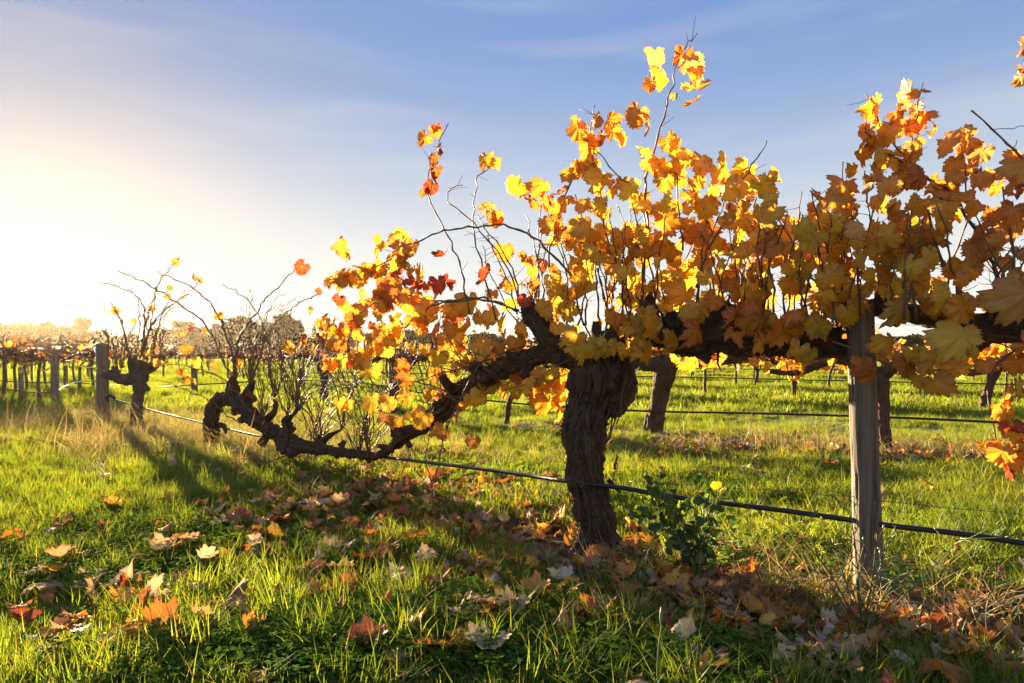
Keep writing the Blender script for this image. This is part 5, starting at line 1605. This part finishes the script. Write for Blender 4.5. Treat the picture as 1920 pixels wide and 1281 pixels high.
for i in range(26):
    tx = random.uniform(1190, 1395); ty = random.uniform(900, 1020) if tx < 1370 else random.uniform(950, 1040)
    if i < 5: tx, ty = [(1205, 878), (1235, 895), (1325, 905), (1355, 920), (1180, 960)][i]
    d1 = 2.6 + random.uniform(-.2, .15)
    e = P(tx, ty, d1)
    b_ = np.array([sb_[0] + random.uniform(-.05, .05), sb_[1] + random.uniform(-.04, .04), 0])
    c = catmull([b_, b_ * .6 + e * .4 + [random.uniform(-.03, .03), 0, .06], e], 12)
    mb = MB(); mb.add(*tube(c, np.linspace(.0028, .0012, 12), 4))
    link('stem', mb.mesh('stem', [M['stem']], (sb_[0], sb_[1], 0)), shrub)
    for j in range(random.randint(8, 13)):
        at = c[random.randrange(3, 12)] + RNG.normal(size=3) * .022
        o = link('leaf', RL[random.randrange(4)], shrub)
        s_ = random.uniform(.022, .044)
        az = random.uniform(0, 6.28)
        o.matrix_basis = Matrix.Translation(Vector(at) - Vector((sb_[0], sb_[1], 0))) @ Matrix.Rotation(az, 4, 'Z') @ Matrix.Rotation(random.uniform(-.2, 1.3), 4, 'Y') @ Matrix.Rotation(random.gauss(0, .5), 4, 'X') @ Matrix.Diagonal((s_, s_, s_, 1))
        o.color = random.choice([(.045, .08, .028, 1), (.06, .10, .03, 1), (.075, .12, .03, 1), (.12, .16, .03, 1)]) if random.random() > .06 else (.35, .26, .03, 1)

def wispy(px, py, tips, label, r=.0032, d_off=0):
    b_ = gp(px, py)
    root = empty('wispy_weed', (b_[0], b_[1], 0), label, 'weed', 'wispy green weeds')
    for tx, ty in tips:
        d1 = b_[1] + random.uniform(-.12, .12) + d_off
        e = P(tx, ty, d1)
        m_ = b_ * .5 + e * .5 + np.array([random.uniform(-.03, .03), random.uniform(-.03, .03), .03])
        c = catmull([b_, m_, e], 14)
        mb = MB(); mb.add(*tube(c, np.linspace(r, r * .4, 14), 4))
        for k in range(7):
            i = random.randrange(4, 14); dr = RNG.normal(size=3) * [.7, .7, .5] + [0, 0, .5]; dr /= np.linalg.norm(dr)
            ln = random.uniform(.04, .14)
            q0 = c[i]; q1 = q0 + dr * ln
            mb.add(*tube(catmull([q0, (q0 + q1) / 2 + RNG.normal(size=3) * .008, q1], 5), np.linspace(r * .55, r * .3, 5), 3))
            mb.add(*tube([q1, q1 + dr * .008, q1 + dr * .016], [r * .4, r * 1.1, r * .3], 4))
        link('stem', mb.mesh('stem', [M['stem']], (b_[0], b_[1], 0)), root)
wispy(1618, 1190, [(1640, 940), (1595, 960), (1680, 985), (1560, 1010), (1480, 990), (1620, 1020), (1720, 1040), (1800, 1010), (1540, 1060), (1700, 1090)], 'wispy pale green weed with thin forked stems before the leaning post')
wispy(1850, 1210, [(1900, 1080), (1870, 1100), (1830, 1120), (1910, 1130), (1780, 1150)], 'smaller wispy weed on the bare soil near the picture corner', .002)
wispy(105, 800, [(98, 755), (112, 762), (90, 775), (120, 772), (104, 748)], 'upright brownish weed growing below the first post beyond', .006)

sg = gp(1232, 1330)
c = catmull([sg, P(1234, 1230, sg[1]), P(1241, 1170, sg[1]), P(1240, 1148, sg[1])], 12)
mb = MB(); mb.add(*tube(c, np.linspace(.0028, .002, 12), 5)); mb.add(*tube([c[-1] - [0, 0, .03], c[-1] - [0, 0, .01], c[-1] + [0, 0, .012]], [.003, .0052, .002], 5))
tag(link('weed_stalk', mb.mesh('weed_stalk', [M['stem']])), 'single tall pale yellow weed stalk near the bottom edge', 'weed')

for i, (lst, r_, lab) in enumerate([
        ([(1650, 1112), (1700, 1130), (1755, 1142), (1800, 1160), (1850, 1178)], .0055, 'reddish pruned cane lying on the soil right of the leaning post'),
        ([(1760, 1165), (1830, 1180), (1900, 1190)], .008, 'thick grey dead branch on the soil near the picture edge'),
        ([(1780, 1195), (1850, 1215), (1940, 1222)], .006, 'lower grey dead branch on the soil near the picture edge'),
        ([(1070, 1040), (1130, 1052), (1200, 1048)], .003, 'pale twig at the foot of the thick trunk'),
        ([(1150, 1040), (1200, 1056), (1265, 1062)], .004, 'dark twig between the thick trunk and the shrub'),
        ([(1440, 1070), (1500, 1085), (1560, 1090)], .003, 'thin pale twig between the shrub and the leaning post'),
        ([(660, 1272), (690, 1220), (710, 1170)], .0022, 'pale straight straw stalk low in the grass'),
        ([(150, 1085), (260, 1010), (320, 985)], .0022, 'long pale straw stalk across the sunny grass')]):
    pts = []
    for px, py in lst:
        g = gp(px, py); g[2] = float(gheight(g[0], g[1])) + .02 + r_
        pts.append(g)
    c = catmull(pts, 14); c[1:-1] += RNG.normal(size=(12, 3)) * .003
    mb = MB(); mb.add(*tube(c, np.linspace(r_, r_ * .5, 14), 5))
    tag(link('fallen_twig', mb.mesh('fallen_twig', [M['cane'] if i == 0 else M['twig']])), lab, 'twig', 'fallen twigs and stalks')
